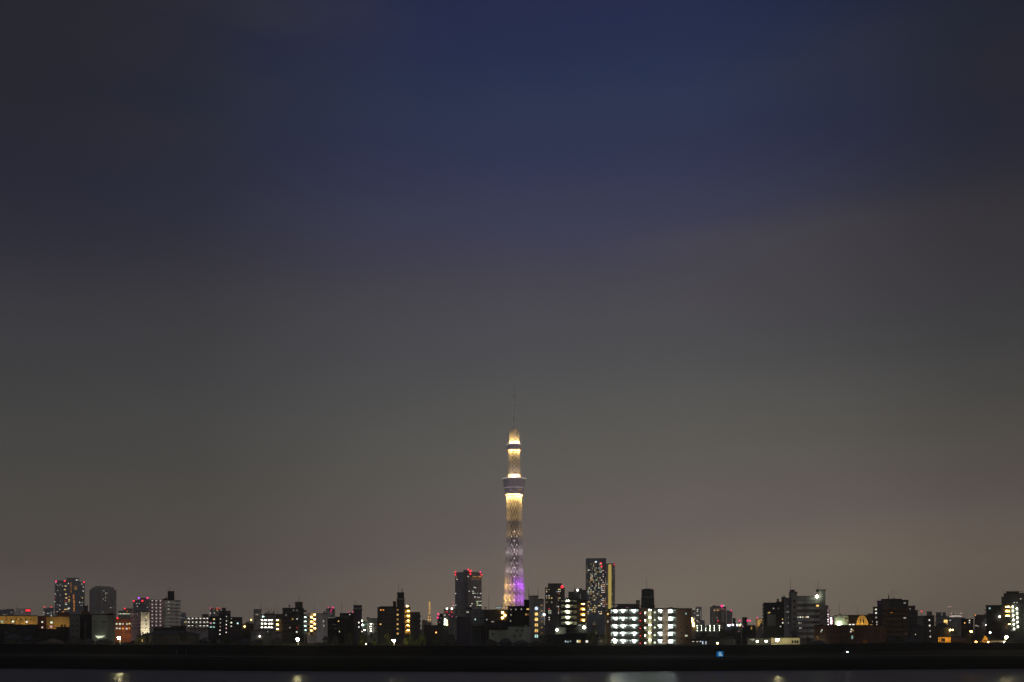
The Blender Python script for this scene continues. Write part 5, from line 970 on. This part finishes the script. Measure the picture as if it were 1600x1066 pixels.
# ------------------------------------------------------------------ sky, haze, camera, render
def world():
    w = bpy.data.worlds.new('World'); bpy.context.scene.world = w; w.use_nodes = True
    n = w.node_tree.nodes; l = w.node_tree.links; n.clear()
    def m(op, a, b=None, c=None):
        q = n.new('ShaderNodeMath'); q.operation = op
        for i, v in enumerate((a, b, c)):
            if v is None: continue
            if isinstance(v, (int, float)): q.inputs[i].default_value = v
            else: l.new(v, q.inputs[i])
        return q.outputs[0]
    def mix(f, a, b):
        q = n.new('ShaderNodeMix'); q.data_type = 'RGBA'
        if isinstance(f, (int, float)): q.inputs[0].default_value = f
        else: l.new(f, q.inputs[0])
        for i, v in ((6, a), (7, b)):
            if isinstance(v, tuple): q.inputs[i].default_value = (*v, 1)
            else: l.new(v, q.inputs[i])
        return q.outputs[2]
    tc = n.new('ShaderNodeTexCoord'); se = n.new('ShaderNodeSeparateXYZ'); l.new(tc.outputs['Generated'], se.inputs[0])
    x, y, z = se.outputs
    hyp = m('SQRT', m('ADD', m('MULTIPLY', x, x), m('MULTIPLY', y, y)))
    t = m('DIVIDE', z, m('MAXIMUM', hyp, .01))            # tangent of the elevation
    az = m('ARCTAN2', x, y)                               # 0 = towards the tower
    def noise(scale, det, sx, sz, off=0):
        mp = n.new('ShaderNodeMapping'); mp.inputs['Scale'].default_value = (sx, sx, sz); mp.inputs['Location'].default_value = (off, off*.7, off*.3)
        q = n.new('ShaderNodeTexNoise'); q.inputs['Scale'].default_value = scale; q.inputs['Detail'].default_value = det; q.inputs['Roughness'].default_value = .5
        l.new(tc.outputs['Generated'], mp.inputs[0]); l.new(mp.outputs[0], q.inputs['Vector']); return q.outputs[0]
    n1 = noise(1.6, 3, 1, 3.2, SKYOFF[0]); n2 = noise(3.2, 5, 1, 5.5, SKYOFF[1])
    def ramp(v, els, lo=0.0, hi=1.0):
        r = n.new('ShaderNodeValToRGB'); r.color_ramp.interpolation = 'LINEAR' if lo < 0 else 'CARDINAL'
        e = r.color_ramp.elements
        while len(e) < len(els): e.new(.5)
        for i, (p, c) in enumerate(els): e[i].position = (p-lo)/(hi-lo); e[i].color = (*c, 1)
        mr = n.new('ShaderNodeMapRange'); l.new(v, mr.inputs[0]); mr.inputs[1].default_value = lo; mr.inputs[2].default_value = hi
        l.new(mr.outputs[0], r.inputs[0]); return r.outputs[0]
    tw = m('ADD', t, m('MULTIPLY', m('SUBTRACT', n1, .5), .10))
    tw = m('ADD', tw, m('MULTIPLY', m('SUBTRACT', n2, .5), .05))
    tw = m('ADD', tw, m('MULTIPLY', az, -.06))
    col = ramp(tw, SKYRAMP)                                # city-lit cloud low down, late blue dusk higher up
    # brownish cloud patches closing in on both sides of the blue gap
    side = m('ABSOLUTE', m('SUBTRACT', az, .09))
    mk = n.new('ShaderNodeMapRange'); mk.interpolation_type = 'SMOOTHSTEP'; mk.inputs[1].default_value = .10; mk.inputs[2].default_value = .5
    l.new(m('ADD', side, m('MULTIPLY', m('SUBTRACT', n2, .5), .55)), mk.inputs[0])
    up = n.new('ShaderNodeMapRange'); up.interpolation_type = 'SMOOTHSTEP'; up.inputs[1].default_value = .26; up.inputs[2].default_value = .46; l.new(t, up.inputs[0])
    col = mix(m('MULTIPLY', m('MULTIPLY', mk.outputs[0], up.outputs[0]), .85), col, (.046,.045,.060))
    # a darker brown cloud bank with a soft slanting edge on the right
    eg = n.new('ShaderNodeMapRange'); eg.interpolation_type = 'SMOOTHSTEP'; eg.inputs[1].default_value = -.01; eg.inputs[2].default_value = .035
    l.new(m('SUBTRACT', m('ADD', m('ADD', .305, m('MULTIPLY', az, .17)), m('MULTIPLY', m('SUBTRACT', n2, .5), .16)), t), eg.inputs[0])
    rs = n.new('ShaderNodeMapRange'); rs.interpolation_type = 'SMOOTHSTEP'; rs.inputs[1].default_value = .02; rs.inputs[2].default_value = .26; l.new(az, rs.inputs[0])
    lw = n.new('ShaderNodeMapRange'); lw.interpolation_type = 'SMOOTHSTEP'; lw.inputs[1].default_value = .17; lw.inputs[2].default_value = .30; l.new(t, lw.inputs[0])
    col = mix(m('MULTIPLY', m('MULTIPLY', m('MULTIPLY', eg.outputs[0], rs.outputs[0]), lw.outputs[0]), .75), col, (.068,.062,.070))
    fa = ramp(az, [(-.8,(1.95,)*3),(-.5,(.62,)*3),(-.42,(.60,)*3),(-.27,(.63,)*3),(-.11,(.9,)*3),(0,(1.0,)*3),(.15,(1.0,)*3),(.27,(.86,)*3),(.38,(.60,)*3),(.50,(.48,)*3),(.8,(1.95,)*3)], -.8, .8)  # unseen sky beside and behind the camera brightened to fill facades and mast
    sd = n.new('ShaderNodeMapRange'); sd.interpolation_type = 'SMOOTHSTEP'; sd.inputs[1].default_value = .12; sd.inputs[2].default_value = .42; l.new(m('ABSOLUTE', az), sd.inputs[0])
    su = n.new('ShaderNodeMapRange'); su.interpolation_type = 'SMOOTHSTEP'; su.inputs[1].default_value = .15; su.inputs[2].default_value = .45; l.new(t, su.inputs[0])
    hz = n.new('ShaderNodeMapRange'); l.new(y, hz.inputs[0]); hz.inputs[1].default_value = .3; hz.inputs[2].default_value = .7
    dk = m('SUBTRACT', 1.0, m('MULTIPLY', m('MULTIPLY', m('MULTIPLY', sd.outputs[0], su.outputs[0]), hz.outputs[0]), .34))  # upper corners darkened in the sky colour, imitating lens vignetting
    streak = m('ADD', .86, m('MULTIPLY', n2, .28))
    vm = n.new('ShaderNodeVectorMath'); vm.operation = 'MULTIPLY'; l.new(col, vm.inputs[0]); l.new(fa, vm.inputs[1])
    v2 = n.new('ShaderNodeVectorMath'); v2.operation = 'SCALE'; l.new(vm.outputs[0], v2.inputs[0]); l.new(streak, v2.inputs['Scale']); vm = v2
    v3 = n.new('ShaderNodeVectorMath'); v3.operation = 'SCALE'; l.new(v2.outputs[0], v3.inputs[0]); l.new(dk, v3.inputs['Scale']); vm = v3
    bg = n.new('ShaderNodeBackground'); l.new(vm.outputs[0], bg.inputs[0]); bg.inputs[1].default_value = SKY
    sk = n.new('ShaderNodeTexSky'); sk.sky_type = 'NISHITA'; sk.sun_disc = False; sk.sun_elevation = math.radians(-4); sk.sun_rotation = math.radians(20)
    b2 = n.new('ShaderNodeBackground'); l.new(sk.outputs[0], b2.inputs[0]); b2.inputs[1].default_value = .05
    ad = n.new('ShaderNodeAddShader'); o = n.new('ShaderNodeOutputWorld')
    l.new(bg.outputs[0], ad.inputs[0]); l.new(b2.outputs[0], ad.inputs[1]); l.new(ad.outputs[0], o.inputs[0])
SKYOFF = (3.1, 1.7); SKY = 1.0
SKYRAMP = [(0,(.29,.238,.178)),(.03,(.262,.214,.166)),(.07,(.170,.138,.126)),(.125,(.124,.111,.097)),(.216,(.085,.085,.083)),(.30,(.059,.057,.077)),(.38,(.034,.038,.082)),(.467,(.021,.031,.076)),(.537,(.0165,.023,.069)),(.75,(.026,.03,.055)),(1,(.045,.043,.046))]
world()
dusk_fill = bpy.data.lights.new('dusk_fill', 'SUN'); dusk_fill.energy = .015; dusk_fill.angle = math.radians(20); dusk_fill.color = (.8,.85,1)  # added faint fill for dusk skylight; no sun is up
so = bpy.data.objects.new('dusk_fill', dusk_fill); C.objects.link(so); so.rotation_euler = (math.radians(50), 0, math.radians(-20))

HZ = MB().box(-9500, 9500, -400, 14500, -3, 720).obj('haze', bpy.data.materials.new('haze'))
HZ['kind'] = 'stuff'; HZ['label'] = 'thin grey night haze over the whole city'; HZ['category'] = 'haze'
hm = HZ.data.materials[0]; hm.use_nodes = True; hn = hm.node_tree.nodes; hn.clear()
ho = hn.new('ShaderNodeOutputMaterial'); hv = hn.new('ShaderNodeVolumePrincipled')
hv.inputs['Color'].default_value = (.985,.98,.975,1); hv.inputs['Density'].default_value = DENS; hv.inputs['Anisotropy'].default_value = .85
hm.node_tree.links.new(hv.outputs[0], ho.inputs['Volume'])

cam = bpy.data.cameras.new('camera'); co = bpy.data.objects.new('camera', cam); C.objects.link(co)
co.location = (0,0,H); co.rotation_euler = (PI/2,0,0); cam.sensor_width = 36; cam.lens = 36*F/1600; cam.shift_y = (YH-533)/1600
cam.clip_start = .5; cam.clip_end = 60000
sc = bpy.context.scene; sc.camera = co
sc.view_settings.view_transform = 'Standard'; sc.view_settings.look = 'None'; sc.view_settings.exposure = 0; sc.view_settings.gamma = 1
sc.render.engine = 'CYCLES'; sc.cycles.use_denoising = True
sc.cycles.max_bounces = 5; sc.cycles.diffuse_bounces = 2; sc.cycles.glossy_bounces = 2; sc.cycles.volume_bounces = 3; sc.cycles.transmission_bounces = 1
sc.cycles.sample_clamp_indirect = 3; sc.cycles.use_light_tree = True; sc.cycles.volume_max_steps = 64
